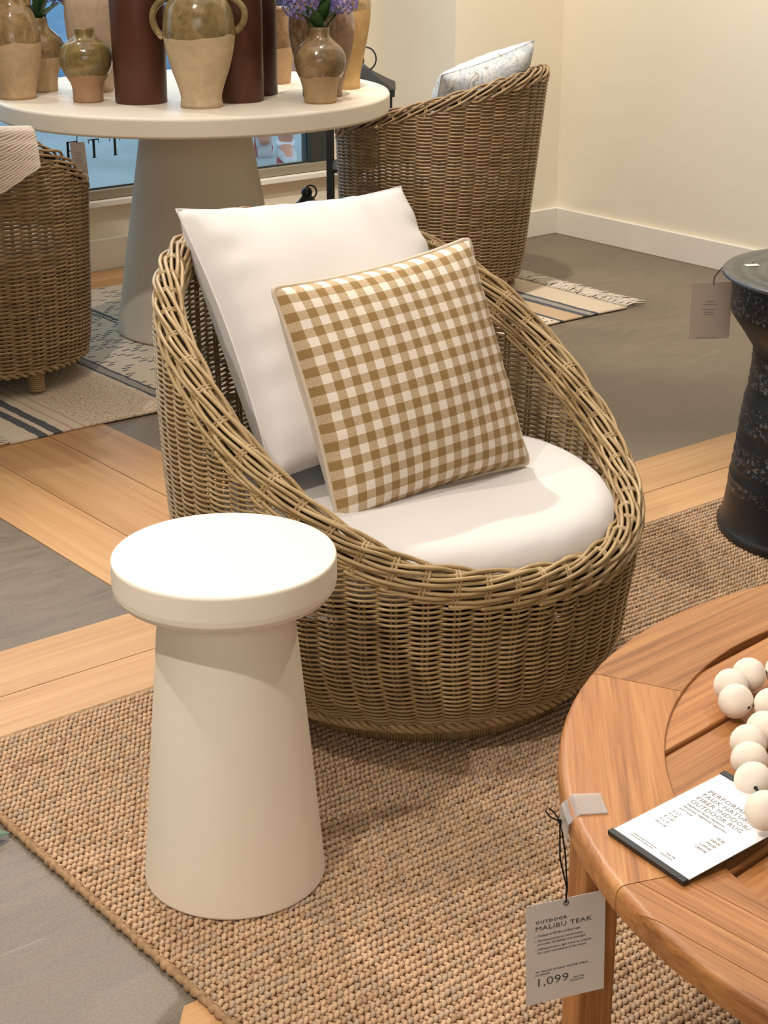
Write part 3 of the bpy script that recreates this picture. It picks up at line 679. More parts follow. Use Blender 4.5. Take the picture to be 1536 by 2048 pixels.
# ------------------------------------------------------------------ pedestal dining table
pt = empty('pedestal_table', (2.814, 4.424, .0085), 0, 'large cream round table on a thick conical pedestal, loaded with pottery', 'table')
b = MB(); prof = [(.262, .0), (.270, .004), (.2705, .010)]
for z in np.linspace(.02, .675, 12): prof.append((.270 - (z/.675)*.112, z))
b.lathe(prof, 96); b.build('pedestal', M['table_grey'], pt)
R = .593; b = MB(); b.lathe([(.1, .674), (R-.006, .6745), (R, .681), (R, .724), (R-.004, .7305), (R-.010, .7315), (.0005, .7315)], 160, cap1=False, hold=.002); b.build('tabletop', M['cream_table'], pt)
TZ = .740

def vase(name, label, x, y, prof, mat, seg=40, group='glazed pottery on the pedestal table', handles=None, hm=None):
    e = empty(name, (x, y, TZ), 0, label, 'vase', group)
    p = [(r, z) for r, z in prof]; rt, zt = p[-1]
    inner = [(rt-.004, zt+.001), (rt-.009, zt-.004)] + [(max(r-.009, .004), max(z, .012)) for r, z in reversed(p[:-1]) if z > .012] + [(.0005, .012)]
    pts = p + inner; P = np.array(pts); d = np.concatenate([[0], np.cumsum(np.hypot(*np.diff(P, axis=0).T))])
    nn = 70; q = np.linspace(0, d[-1], nn); P2 = np.stack([np.interp(q, d, P[:, 0]), np.interp(q, d, P[:, 1])], -1)
    P3 = P2.copy(); P3[1:-1] = (P2[:-2]+2*P2[1:-1]+P2[2:])/4
    b = MB(); b.lathe(P3, seg); b.build('body', mat, e)
    for h in (handles or []):
        hb = MB(); n = 24; s = np.linspace(0, 1, n); ang, r0, z0, r1, z1, out = h
        r = r0+(r1-r0)*s + out*np.sin(s*PI)**.8; z = z0+(z1-z0)*s + .35*out*np.sin(s*PI)*(1-s)
        hb.tube(np.stack([r*math.cos(ang), r*math.sin(ang), z], -1), .0095, sides=10); hb.build('handle', hm or mat, e)
    return e
RA = math.atan2(RT[1], RT[0])   # sideways direction for handles
OL = hexc(150, 124, 84); CL = hexc(196, 166, 126); G2 = hexc(168, 140, 104)
g = lambda nm, line, gl=OL, cl=CL: m_glaze(nm, line, gl, cl)
vase('glazed_jar', 'big brown-glazed clay jar cut by the left picture edge', 2.322, 4.609, [(.056, 0), (.058, .004), (.056, .012), (.054, .016), (.064, .06), (.076, .11), (.080, .15), (.077, .19), (.066, .235), (.048, .265), (.040, .278), (.043, .284), (.040, .292), (.042, .315), (.046, .33)], g('glaze_a', .155), handles=[(RA+PI, .045, .285, .075, .19, .035), (RA, .040, .31, .05, .262, .004)])
def flower_vase(label, x, y, s, mat):
    return vase('flower_vase', label, x, y, [(r*s, z*s) for r, z in [(.046, 0), (.047, .006), (.047, .03), (.052, .055), (.068, .085), (.075, .115), (.073, .135), (.062, .155), (.044, .172), (.031, .182), (.028, .192), (.0285, .205), (.030, .212)]], mat)
flower_vase('small clay vase holding hydrangeas, behind the big jar at left', 2.457, 4.71, 1.02, g('glaze_b', .10))
vase('small_vase', 'small squat olive-glazed vase with flared mouth, left of the brown cylinders', 2.446, 4.41, [(.043, 0), (.044, .005), (.043, .030), (.046, .050), (.060, .072), (.074, .100), (.0765, .125), (.072, .147), (.058, .166), (.038, .176), (.029, .182), (.027, .193), (.030, .205), (.0305, .208)], g('glaze_c', .075, hexc(132, 112, 70), hexc(176, 138, 104)))
vase('tall_pitcher', 'tall pale clay pitcher with handle behind the small squat vase', 2.583, 4.60, [(.050, 0), (.055, .004), (.053, .018), (.050, .024), (.066, .09), (.080, .16), (.085, .22), (.082, .27), (.066, .32), (.050, .345), (.046, .37), (.052, .40)], g('glaze_d', .275, hexc(150, 118, 90), hexc(196, 170, 142)), handles=[(RA+PI, .048, .37, .078, .255, .035)])
def cyl_vase(label, x, y, h, m, tp=.006):
    e = empty('brown_cylinder', (x, y, TZ), 0, label, 'vase', 'brown metal cylinder vases on the pedestal table')
    b = MB(); r = .0745; b.lathe([(.03, 0), (r-.002, 0), (r, .003), (r+tp, h-.003), (r+tp-.001, h), (r+tp-.004, h), (r+tp-.005, h-.004), (r-.006, .01), (.0005, .01)], 64, cap0=True, cap1=False); b.build('body', m, e, sharp=50)
cyl_vase('tall reddish brown cylinder vase left of the two-handled jar', 2.559, 4.304, .42, M['bronze'])
cyl_vase('tall brown cylinder vase just right of the two-handled jar', 2.796, 4.158, .42, M['bronze'], .002)
cyl_vase('darkest brown cylinder vase, half hidden behind its neighbour', 2.914, 4.255, .42, M['bronze_dark'], .002)
vase('amphora', 'two-handled cream and olive clay amphora in the middle of the table', 2.642, 4.114, [(.060, 0), (.062, .004), (.061, .014), (.055, .020), (.064, .055), (.082, .105), (.094, .150), (.101, .195), (.1015, .225), (.096, .262), (.084, .290), (.069, .305), (.064, .311), (.066, .318), (.063, .325), (.066, .333), (.064, .345), (.068, .36), (.075, .375)], g('glaze_e', .195, hexc(142, 122, 82), hexc(206, 182, 146)), seg=56,
     handles=[(RA+PI, .070, .300, .100, .190, .042), (RA, .070, .300, .100, .205, .042)])
vase('clay_jar', 'clay jar peeking out between the dark cylinder and the flower vase', 3.121, 4.433, [(.048, 0), (.050, .005), (.054, .05), (.060, .10), (.058, .15), (.050, .19), (.046, .215), (.050, .23)], g('glaze_f', .105, hexc(138, 108, 78), hexc(190, 156, 116)))
vase('wide_jar', 'wide brown and white glazed jar behind the hydrangea vase', 3.047, 4.086, [(.058, 0), (.061, .004), (.060, .012), (.056, .018), (.072, .07), (.088, .13), (.097, .185), (.096, .225), (.086, .262), (.066, .29), (.058, .30), (.060, .32)], m_glaze('glaze_g', .185, hexc(156, 126, 100), hexc(150, 122, 92), .04))
flower_vase('glossy olive vase holding violet hydrangeas at the front right of the table', 2.957, 3.975, 1.0, g('glaze_h', .073, hexc(136, 112, 80), hexc(176, 146, 106)))
vase('tall_jar', 'tall honey coloured clay jar at the right end of the table', 3.210, 4.195, [(.050, 0), (.053, .004), (.052, .018), (.048, .024), (.058, .075), (.072, .14), (.082, .20), (.085, .245), (.082, .28), (.068, .32), (.056, .34), (.060, .37)], g('glaze_i', .232, hexc(170, 142, 98), hexc(202, 164, 108)))

def leaf_mesh(b, base, d, up, ln, w, curl=.25):
    n, m = 9, 5; d = unit(d); up = unit(np.array(up)-np.dot(up, d)*d); side = np.cross(d, up); V = np.zeros((n, m, 3))
    for i in range(n):
        t = i/(n-1); ww = w*math.sin(PI*min(1, t*.92+.06))**.8*(1-.25*t)
        for j in range(m):
            q = (j/(m-1)-.5)*2; V[i, j] = np.array(base) + d*ln*t*(1-.1*curl*t) + side*ww*q*.5 + up*(.12*abs(q)*ww - curl*ln*t*t*.6)
    b.grid(V)
def hydrangea(label, x, y, z, heads, leaves):
    e = empty('hydrangea_bunch', (x, y, z), 0, label, 'flowers', 'violet hydrangeas')
    for hx, hy, hz, R in heads:
        b = MB(); b.tube([[0, 0, -.10], [hx*.4, hy*.4, hz*.3], [hx, hy, hz-R*.5]], .0028, sides=6); b.build('stem', M['stem'], e)
        b = MB(); N = 150
        for i in range(N):
            ph = math.acos(1-2*(i+.5)/N); th = i*2.399963; nrm = np.array([math.sin(ph)*math.cos(th), math.sin(ph)*math.sin(th), math.cos(ph)])
            if nrm[2] < -.75: continue
            c = np.array([hx, hy, hz]) + nrm*R*random.uniform(.86, 1.04); nn = unit(nrm+np.array([random.uniform(-.3, .3) for _ in range(3)])); a = unit(np.cross(nn, [.3, .5, .8])); bb = np.cross(nn, a)
            r0 = random.uniform(.0065, .0088); tw = random.random()*PI
            for k in range(4):
                t = tw+k*PI/2; dd = a*math.cos(t)+bb*math.sin(t); ss = -a*math.sin(t)+bb*math.cos(t)
                b.add([c, c+dd*r0*.55+ss*r0*.42+nn*.001, c+dd*r0*1.05, c+dd*r0*.55-ss*r0*.42+nn*.001], [[0, 1, 2, 3]], tint=random.random())
        stuff(b.build('petals', M['petal2'], e))
    for base, d, ln, w in leaves:
        b = MB(); leaf_mesh(b, base, d, (0, 0, 1), ln, w); b.build('leaf', M['leaf'], e)
    return e
def m_petal():
    t = NT('hydrangea_petal', .7, .2); t.col(t.ramp(t.attr('tint'), [(0, (.11, .09, .30)), (.5, (.24, .20, .52)), (1, (.38, .33, .66))])); return t.m
M['petal2'] = m_petal()
f = lambda r, d, z: tuple(RT*r+FW*d+np.array([0, 0, z]))
hydrangea('violet hydrangea bunch with green leaves in the front right vase', 2.957, 3.975, TZ+.19,
          [(*f(-.050, .0, .088), .058), (*f(.060, .02, .092), .052), (*f(.0, .06, .12), .06), (*f(-.085, .02, .125), .05)],
          [((0, 0, .01), f(-.03, -.05, .085), .10, .055), ((0, 0, .02), f(.025, -.04, .09), .10, .05), ((0, 0, .02), f(.07, .0, .07), .11, .05), ((0, 0, .03), f(-.09, .02, .05), .10, .06), ((0, 0, .03), f(.03, -.02, .12), .12, .05)])
hydrangea('violet hydrangea bunch with dark leaves in the left rear vase', 2.457, 4.71, TZ+.19,
          [(*f(.062, .0, .105), .050), (*f(-.02, .03, .14), .06), (*f(.01, -.04, .15), .05)],
          [((0, 0, .01), f(.06, -.03, .06), .11, .055), ((0, 0, .02), f(-.05, -.04, .08), .12, .06), ((0, 0, .02), f(.03, -.03, .09), .12, .06)])

# ------------------------------------------------------------------ hanging tags
def card_on_plane(name, label, p0, p1, p3, mat, th=.0006):
    """p0 top-left, p1 top-right, p3 bottom-left; returns empty whose x runs right, y up, z out of the face"""
    p0, p1, p3 = map(lambda q: np.array(q, float), (p0, p1, p3)); ex = unit(p1-p0); ey = unit((p0-p3)-np.dot(p0-p3, ex)*ex); ez = np.cross(ex, ey)
    e = empty(name, tuple(p0), 0, label, 'tag'); e.rotation_euler = Matrix(((ex[0], ey[0], ez[0]), (ex[1], ey[1], ez[1]), (ex[2], ey[2], ez[2]))).to_euler()
    w = np.linalg.norm(p1-p0); h = np.linalg.norm(p0-p3); b = MB(); b.box(0, w, -h, 0, -th, 0); b.build('card', mat, e, smooth=False)
    Mi = np.stack([ex, ey, ez]); return e, w, h, (lambda q: Mi @ (np.array(q, float)-p0))
def cord(e, pts, inv, r=.0009, name='string'):
    pts = np.array([inv(p) for p in pts]); n = 40; t = np.linspace(0, len(pts)-1, n); P = np.stack([np.interp(t, np.arange(len(pts)), pts[:, k]) for k in range(3)], -1)
    for _ in range(3): P[1:-1] = (P[:-2]+2*P[1:-1]+P[2:])/4
    b = MB(); b.tube(P, r, sides=6); b.build(name, M['cord'], e)
# teak table tag
e, w, h, inv = card_on_plane('price_tag', 'hanging OUTDOOR MALIBU TEAK price tag below the teak table rim', (1.083, 1.105, .333), (1.170, 1.071, .336), (1.082, 1.105, .203), M['paper'])
I, S = M['ink'], M['ink_soft']
text(e, 'OUTDOOR', (.011, -.0255, .0002), .0052, I, space=1.25, offset=.00012, width=.037)
text(e, 'MALIBU TEAK', (.0105, -.0345, .0002), .0080, I, space=1.08, width=.066)
for i, s in enumerate(('– Crafted of FSC®-certified teak', '– Mortise-and-tenon construction', '   provides durability and strength', '– Unfinished with a light toner to enhance', '   the color consistency of the wood')):
    text(e, s, (.010, -.0425 - i*.0048 - (.0015 if i > 0 else 0) - (.0015 if i > 2 else 0), .0002), .0038, I, width=(.054, .057, .056, .067, .057)[i])
text(e, '44" GRAND ROUND COFFEE TABLE', (.011, -.0895, .0002), .0028, I, space=1.25, offset=.00006, width=.062)
text(e, 'AS SHOWN', (.011, -.0935, .0002), .0028, I, space=1.25, offset=.00006)
text(e, '1,099', (.0105, -.1075, .0002), .0150, I, width=.036, offset=-.0001)
text(e, 'SHOP THE', (.069, -.1065, .0002), .0028, I, align='RIGHT'); text(e, 'COLLECTION', (.069, -.1100, .0002), .0028, I, align='RIGHT')
b = MB(); a = np.linspace(0, 2*PI, 17)[:-1]; b.tube(np.stack([w*.5+.0028*np.cos(a), -.006+.0028*np.sin(a), .0002+0*a], -1), .0005, closed=True, sides=5); b.build('punch_hole', M['cord'], e)
hole = np.array([1.083, 1.105, .333])+.5*np.array([.087, -.034, .003])+np.array([0, 0, -.006]); kn = np.array([1.1120, 1.0880, .4360])
cord(e, [hole, hole+[0, 0, .02], (hole+kn)/2+[-.003, .002, .006], kn], inv); cord(e, [hole+[.0, 0, .001], hole+[0.001, 0, .02], (hole+kn)/2+[.002, -.001, .01], kn+[.001, 0, 0]], inv)
cord(e, [kn, kn+[-.006, .004, .012], kn+[-.010, .007, .016]], inv); cord(e, [kn, kn+[-.009, .006, .006], kn+[-.013, .009, .013]], inv)
b = MB(); b.sphere(inv(kn), .0026, 8, 6); b.build('knot', M['cord'], e)
# clear clip folded over the table rim
cb = MB(); pl = [(1.1335, 1.0640, .4615), (1.1150, 1.0745, .4615)]
tdir = unit(np.array([.66, .75, 0])); rad = unit(np.array([-.80, .60, 0]))

Vv = []
for ang in (145.0, 147.0):
    a = math.radians(ang); rd = np.array([math.cos(a), math.sin(a), 0]); tg = np.array([-math.sin(a), math.cos(a), 0])*(-.010 if ang < 146 else .010)
    for r_, z_ in ((.566, .4612), (.5945, .4614), (.6065, .450), (.6075, .430)): Vv.append(np.array([1.612, .739, 0]) + rd*r_ + tg + np.array([0, 0, z_]))
Vv = np.array([inv(v) for v in Vv]).reshape(2, 4, 3); cb.grid(Vv); o = cb.build('clear_clip', M['clear'], e, smooth=False); so = o.modifiers.new('s', 'SOLIDIFY'); so.thickness = .0012

# ------------------------------------------------------------------ teak coffee table
TC = (1.612, .739); TT = .46
tk = empty('teak_coffee_table', (TC[0], TC[1], .0), 0, 'round slatted teak coffee table at the lower right', 'table')
def wedge(a0, a1, ri, ro, z0, z1, rnd=.010, n=14, strips=None):
    """ring segment with rounded outer edge; grain along local x (object rotated)"""
    am = (a0+a1)/2; rotz = am+PI/2; b = MB(); aa = np.linspace(a0, a1, n)-rotz
    prof = [(ri, z0), (ri, z1-.001), (ri+.001, z1)]
    prof += [(ro-rnd, z1)] + [(ro-rnd+rnd*math.sin(t), z1-rnd+rnd*math.cos(t)) for t in (.35, .8, 1.2, PI/2)] + [(ro, z0+.006), (ro-.006, z0)]
    P = np.array(prof); V = np.zeros((n, len(P), 3))
    for i, a in enumerate(aa): V[i, :, 0] = P[:, 0]*math.cos(a); V[i, :, 1] = P[:, 0]*math.sin(a); V[i, :, 2] = P[:, 1]
    m = len(P); i = np.arange(n-1)[:, None]; j = np.arange(m)[None, :]; j2 = (j+1) % m
    Q = np.stack([i*m+j, (i+1)*m+j, (i+1)*m+j2, i*m+j2], -1).reshape(-1, 4)
    T = []
    for base, rev in ((0, False), ((n-1)*m, True)):
        for k in range(1, m-1): T.append([base, base+k, base+k+1] if not rev else [base, base+k+1, base+k])
    b.add(V.reshape(-1, 3), Q, T)
    if not strips:
        o = b.build('rim_segment', M['teak'], tk, smooth=True, sharp=35); o.rotation_euler.z = rotz; return o
    src = b.build('rim_strip', M['teak'], tk, smooth=True); lims = [-ro-.01] + list(strips) + [0]
    for lo, hi in zip(lims[:-1], lims[1:]):
        bm = bmesh.new(); bm.from_mesh(src.data); bmesh.ops.remove_doubles(bm, verts=bm.verts, dist=1e-6)
        for co, no in ((lo+.0005, (0, -1, 0)), (hi-.0005, (0, 1, 0))):
            r_ = bmesh.ops.bisect_plane(bm, geom=bm.verts[:]+bm.edges[:]+bm.faces[:], plane_co=(0, co, 0), plane_no=no, clear_outer=True)
            ed = [g for g in r_['geom_cut'] if isinstance(g, bmesh.types.BMEdge)]
            if ed: bmesh.ops.holes_fill(bm, edges=bm.edges[:], sides=0)
        me = bpy.data.meshes.new('rim_strip'); bm.to_mesh(me); bm.free(); me.materials.clear(); me.materials.append(M['teak']); me.set_sharp_from_angle(angle=math.radians(35))
        o = bpy.data.objects.new('rim_strip', me); C.objects.link(o); o.parent = tk; o.rotation_euler.z = rotz
    bpy.data.objects.remove(src)
g_ = .0012
for k in range(8):
    a0 = math.radians(115.5+45*k); a1 = a0+math.radians(45)
    wedge(a0+g_, a1-g_, .487, .604, TT-.034, TT, strips=(-.572, -.536, -.497) if k == 1 else None)
ROT = math.radians(5.5)
y = -.482; pitch = .0965; sw = .0845
edges = [(.478-pitch*i-sw-.005, .478-pitch*i) for i in range(10)]
for y0, y1 in edges:
    ym = (y0+y1)/2; b = MB(); hs = []
    R_ = .492
    n = 5; ys = np.linspace(y0, y1, n); top = []
    X = np.sqrt(np.clip(R_**2-ys**2, 0.0001, None)); X = np.maximum(X, .02)
    for sx in (-1, 1): pass
    V = []
    for z in (TT-.026, TT-.0035):
        for i in range(n): V.append([-X[i], ys[i]-ym, z])
        for i in range(n)[::-1]: V.append([X[i], ys[i]-ym, z])
    m = 2*n; Q = [[k, (k+1) % m, m+(k+1) % m, m+k] for k in range(m)]
    Qc = []
    for i in range(n-1): Qc.append([m+i, m+(m-1-i), m+(m-2-i), m+i+1]); Qc.append([i, i+1, m-2-i, m-1-i])
    b.add(V, [[a, d_, c_, b_] for a, b_, c_, d_ in Q] + Qc)
    o = b.build('slat', M['teak'], tk, smooth=False, bevel=.003); o.rotation_euler.z = ROT; o.location = (-ym*math.sin(ROT), ym*math.cos(ROT), 0)
for x0 in (-.25, 0, .25):
    b = MB(); b.box(x0-.03, x0+.03, -.50, .50, TT-.060, TT-.0265) if x0 == 0 else b.box(x0-.03, x0+.03, -.44, .44, TT-.060, TT-.0265)
    o = b.build('support_rail', M['teak_leg'], tk, smooth=False); o.rotation_euler.z = ROT
for k in range(4):
    a = math.radians(138+90*k); b = MB(); s = .0215; b.box(-s, s, -s, s, .0125, TT-.034)
    o = b.build('leg', M['teak_leg'], tk, smooth=False, bevel=.002); o.location = (.560*math.cos(a), .560*math.sin(a), 0); o.rotation_euler.z = math.radians(161+90*k)
for k in range(4):
    a = math.radians(138+90*k); a2 = a+PI/2; p0 = np.array([.545*math.cos(a), .545*math.sin(a)]); p1 = np.array([.545*math.cos(a2), .545*math.sin(a2)]); mid = (p0+p1)/2; ln = np.linalg.norm(p1-p0)
    b = MB(); b.box(-ln/2+.03, ln/2-.03, -.011, .011, TT-.095, TT-.0345); o = b.build('apron', M['teak'], tk, smooth=False, bevel=.002); o.location = (*mid, 0); d = p1-p0; o.rotation_euler.z = math.atan2(d[1], d[0])

# bead garland: every bead is its own part on one string
BP = [(1.54, 1.095, 0.4803), (1.505, 1.115, 0.4803), (1.4661, 1.1328, 0.4803), (1.427, 1.1271, 0.4803), (1.4009, 1.0976, 0.4803), (1.424, 1.0655, 0.4803), (1.46, 1.05, 0.4803), (1.4975, 1.0385, 0.4803), (1.532, 1.019, 0.4803), (1.523, 0.981, 0.4803), (1.485, 0.99, 0.4803), (1.4475, 1.002, 0.4803), (1.41, 1.017, 0.4803), (1.3735, 1.034, 0.4803), (1.3354, 1.0245, 0.4805), (1.3059, 0.9985, 0.4805), (1.2651, 0.9598, 0.487), (1.206, 0.8979, 0.503), (1.235, 0.848, 0.4803), (1.27, 0.83, 0.4803), (1.309, 0.826, 0.4803), (1.348, 0.83, 0.4803), (1.386, 0.84, 0.4803), (1.422, 0.856, 0.4803), (1.456, 0.876, 0.4803), (1.487, 0.9, 0.4803), (1.515, 0.927, 0.4803), (1.556, 0.94, 0.4803), (1.58, 0.97, 0.4803), (1.586, 1.008, 0.4803), (1.582, 1.047, 0.4803), (1.568, 1.082, 0.4803)]
gb = empty('bead_garland', (1.41, 1.0, TT), 0, 'garland of large whitewashed wooden beads on the teak table', 'garland')
bm = MB(); th = np.linspace(.10, PI-.10, 13); bm.lathe(np.stack([np.sin(th)*.0205, -np.cos(th)*.0205*.97], -1), 22, cap0=False, cap1=False); proto = bm.build('bead', M['bead'], gb)
P3 = np.array([(x-1.41, y-1.0, z_-TT) for x, y, z_ in BP])
for i, p in enumerate(P3):
    o = proto if i == 0 else proto.copy()
    if i: C.objects.link(o); o.parent = gb
    o.location = p; d = P3[(i+1) % len(P3)]-P3[i-1]; o.rotation_euler = Vector(d).to_track_quat('Z', 'X').to_euler()
b = MB(); b.tube(P3, .0016, closed=True, sides=6); b.build('string', M['cord'], gb)

# printed price sign with black rails, propped up at its top edge
Bq = np.array([1.103, 1.010, TT+.004]); Aq = np.array([1.2600, 1.0215, TT+.022]); Dq = np.array([1.0930, .9015, TT+.004])
ex = unit(Dq-Bq); ey = unit((Aq-Bq)-np.dot(Aq-Bq, ex)*ex); ez = np.cross(ex, ey); w = .110; hh = .160
e = empty('price_sign', tuple(Bq), 0, 'white PERFORMANCE FAUX NATURAL FIBER price sign with black rails on the teak table', 'sign')
e.rotation_euler = Matrix(((ex[0], ey[0], ez[0]), (ex[1], ey[1], ez[1]), (ex[2], ey[2], ez[2]))).to_euler()
b = MB(); b.box(0, w, 0, hh, 0, .0008); b.build('sheet', M['paper_white'], e, smooth=False)
b = MB(); b.box(0, w, 0, hh, -.002, -.0002); b.build('backing_board', M['black_plastic'], e, smooth=False)
for yy in (-.001, hh-.006):
    b = MB(); b.box(-.001, w+.001, yy, yy+.0075, -.0032, .0024); b.build('rail', M['black_plastic'], e, smooth=False, bevel=.001)
b = MB(); b.add([[.03, hh*.6, -.002], [w-.03, hh*.6, -.002], [w-.03, hh*.93, -.018], [.03, hh*.93, -.018], [.03, hh*.6, -.0035], [w-.03, hh*.6, -.0035], [w-.03, hh*.915, -.019], [.03, hh*.915, -.019]], [[0, 1, 2, 3], [4, 7, 6, 5], [0, 4, 5, 1], [2, 6, 7, 3], [1, 5, 6, 2], [0, 3, 7, 4]])
b.build('easel_flap', M['black_plastic'], e, smooth=False)
def stext(s_, a, b_, size, mat=I, align='LEFT', width=None, **k): text(e, s_, (a*w, b_*hh, .0010), size, mat, align=align, width=(width*w if width else None), **k)
for i, (s_, wd) in enumerate((('PERFORMANCE', .70), ('FAUX NATURAL', .69), ('FIBER INDOOR/', .68), ('OUTDOOR RUG', .66))): stext(s_, .138, .755-.052*i, .0080, M['ink_soft'], width=wd, space=1.1)
for i, (s_, wd) in enumerate((('Heathered Honey, Heathered', .48), ('Parchment, Heathered Cappuccino,', .57), ('and Cocoa', .17))): stext(s_, .155, .565-.033*i, .0040, S, width=wd)
for i, s_ in enumerate(("2' x 3'", "5' x 8'", "8' x 10'", "9' x 12'", "10' x 14'")): stext(s_, .15, .445-.038*i, .0046, S)
for i, s_ in enumerate(('99.00', '599.00', '999.00', '1,399.00', '1,899.00')): stext(s_, .82, .445-.038*i, .0048, S, align='RIGHT')
stext('Additional shipping charges may apply', .163, .105, .0018, S, width=.32); stext('See an associate for delivery options', .163, .085, .0018, S, width=.30)
stext('SHOP THE', .70, .115, .0028, S, align='RIGHT'); stext('COLLECTION', .70, .090, .0028, S, align='RIGHT')

# ------------------------------------------------------------------ black drum table
dt = empty('rain_drum_table', (2.925, 2.075, .0125), 0, 'black patinated metal drum-shaped side table with wide flat top at the right edge', 'table')
prof = [(.236, 0), (.245, .003), (.2465, .016), (.2415, .021), (.2395, .024), (.2355, .045)]
for z in np.arange(.06, .405, .005):
    r = float(np.interp(z, [.045, .107, .119, .163, .214, .254, .302, .319, .349, .374, .408], [.2355, .2275, .2275, .2215, .2160, .2125, .2070, .2020, .1990, .1980, .1960]))
    ridge = .0013 if any(abs(z-c_) < .004 for c_ in (.107, .128, .155, .177, .205, .244, .268, .295, .335, .352, .385, .400)) else 0
    prof.append((r+ridge, float(z)))
prof += [(.1965, .410), (.2200, .445), (.2480, .484), (.2510, .494), (.2500, .505), (.2515, .512), (.2505, .535), (.2515, .545), (.2500, .566)]
tints = [1.0 if (.100 <= z <= .13 or .15 <= z <= .21 or .24 <= z <= .30 or .33 <= z <= .40 or z > .49) else .35 for r, z in prof]
b = MB(); b.lathe(prof, 96, tint=tints, cap1=True); b.build('drum_body', M['drum'], dt, sharp=60)
b = MB(); b.lathe([(.2, .565), (.270, .5655), (.273, .568), (.273, .572), (.270, .575), (.10, .5755), (.096, .577), (.06, .577), (.056, .5755), (.0, .5755)], 128, cap1=False); b.build('drum_top', M['drum_top'], dt, sharp=50)
b = MB(); b.box(-.015, .015, -.009, .009, 0, .0005); o = b.build('sticker', M['paper_white'], dt, smooth=False, loc=(-.118, .178, .5758), rotz=-.45)
e, w, h, inv = card_on_plane('hang_tag', 'grey-beige card tag hanging from the black drum table', (2.771, 2.383, .532), (2.848, 2.333, .532), (2.771, 2.383, .405), M['paper'])
for y, x0, x1 in ((-.043, .034, .052), (-.050, .027, .058), (-.061, .028, .055), (-.067, .030, .053), (-.072, .030, .053), (-.124, .014, .066)):
    b = MB(); b.box(x0, x1, y-.0005, y+.0005, .0001, .0003); b.build('printed_line', M['ink_soft'], e, smooth=False)
hl = np.array([2.812, 2.357, .525]); cord(e, [hl, hl+[0, 0, .018], [2.796, 2.322, .574], [2.800, 2.300, .5865], [2.828, 2.268, .586]], inv, .0011); b = MB(); b.sphere(inv([2.828, 2.268, .5868]), .0022, 8, 6); b.build('knot', M['cord'], e)

# red tag tied to the egg chair's left rim
def pix(x, y, d):
    v = (y-1024)/3370; uu = (x-768)/3370; F = FW*math.cos(PITCH)-np.array([0, 0, 1])*math.sin(PITCH); U = FW*math.sin(PITCH)+np.array([0, 0, 1])*math.cos(PITCH); r = F+uu*RT-v*U
    return np.array([0, 0, H])+r*(d/(r[:2]@FW[:2]))
d0 = 2.70
p0, p1, p3 = pix(313, 742, d0+.035), pix(337, 766, d0-.020), pix(328, 885, d0+.035)
e, w, h, inv = card_on_plane('red_tag', 'narrow red and white hang tag tied to the left rim of the egg chair', p0, p1, p3, M['paper_white'])
b = MB(); b.box(.001, w-.001, -h*.74, -.001, .0001, .0004); b.build('red_print', M['tag_red'], e, smooth=False)
for y0, y1 in ((-.47, -.37), (-.62, -.52)):
    b = MB(); b.box(w*.1, w*.9, h*y0, h*y1, .0005, .0007); b.build('label_patch', M['paper_white'], e, smooth=False)
for y in (-.18, -.21, -.25, -.31, -.41, -.44, -.56, -.59, -.67, -.80, -.84, -.88):
    b = MB(); dark = y in (-.41, -.44, -.56, -.59) or y < -.7; b.box(w*.2, w*(.8 if dark else .75), h*y-.0006, h*y+.0006, .0008, .0009); b.build('printed_line', M['ink_soft'] if dark else M['paper'], e, smooth=False)
hp_ = pix(326, 762, d0+.005)
cord(e, [hp_, pix(330, 725, d0-.03), pix(341, 695, d0-.06), pix(362, 678, d0-.06), pix(392, 674, d0-.02)], inv, .0012)

# paper tag hanging under the pedestal table's left edge
e, w, h, inv = card_on_plane('paper_tag', 'plain beige tag hanging under the left edge of the pedestal table', L(-.882, 4.785, .652), L(-.838, 4.77, .655), L(-.882, 4.785, .545), M['paper'])
for y in (-.03, -.036, -.045, -.051, -.057):
    b = MB(); b.box(w*.25, w*.72, y-.0006, y+.0006, .0001, .0003); b.build('printed_line', M['ink_soft'], e, smooth=False)
cord(e, [L(-.860, 4.777, .649), L(-.860, 4.78, .665), L(-.858, 4.79, .684)], inv, .0012)

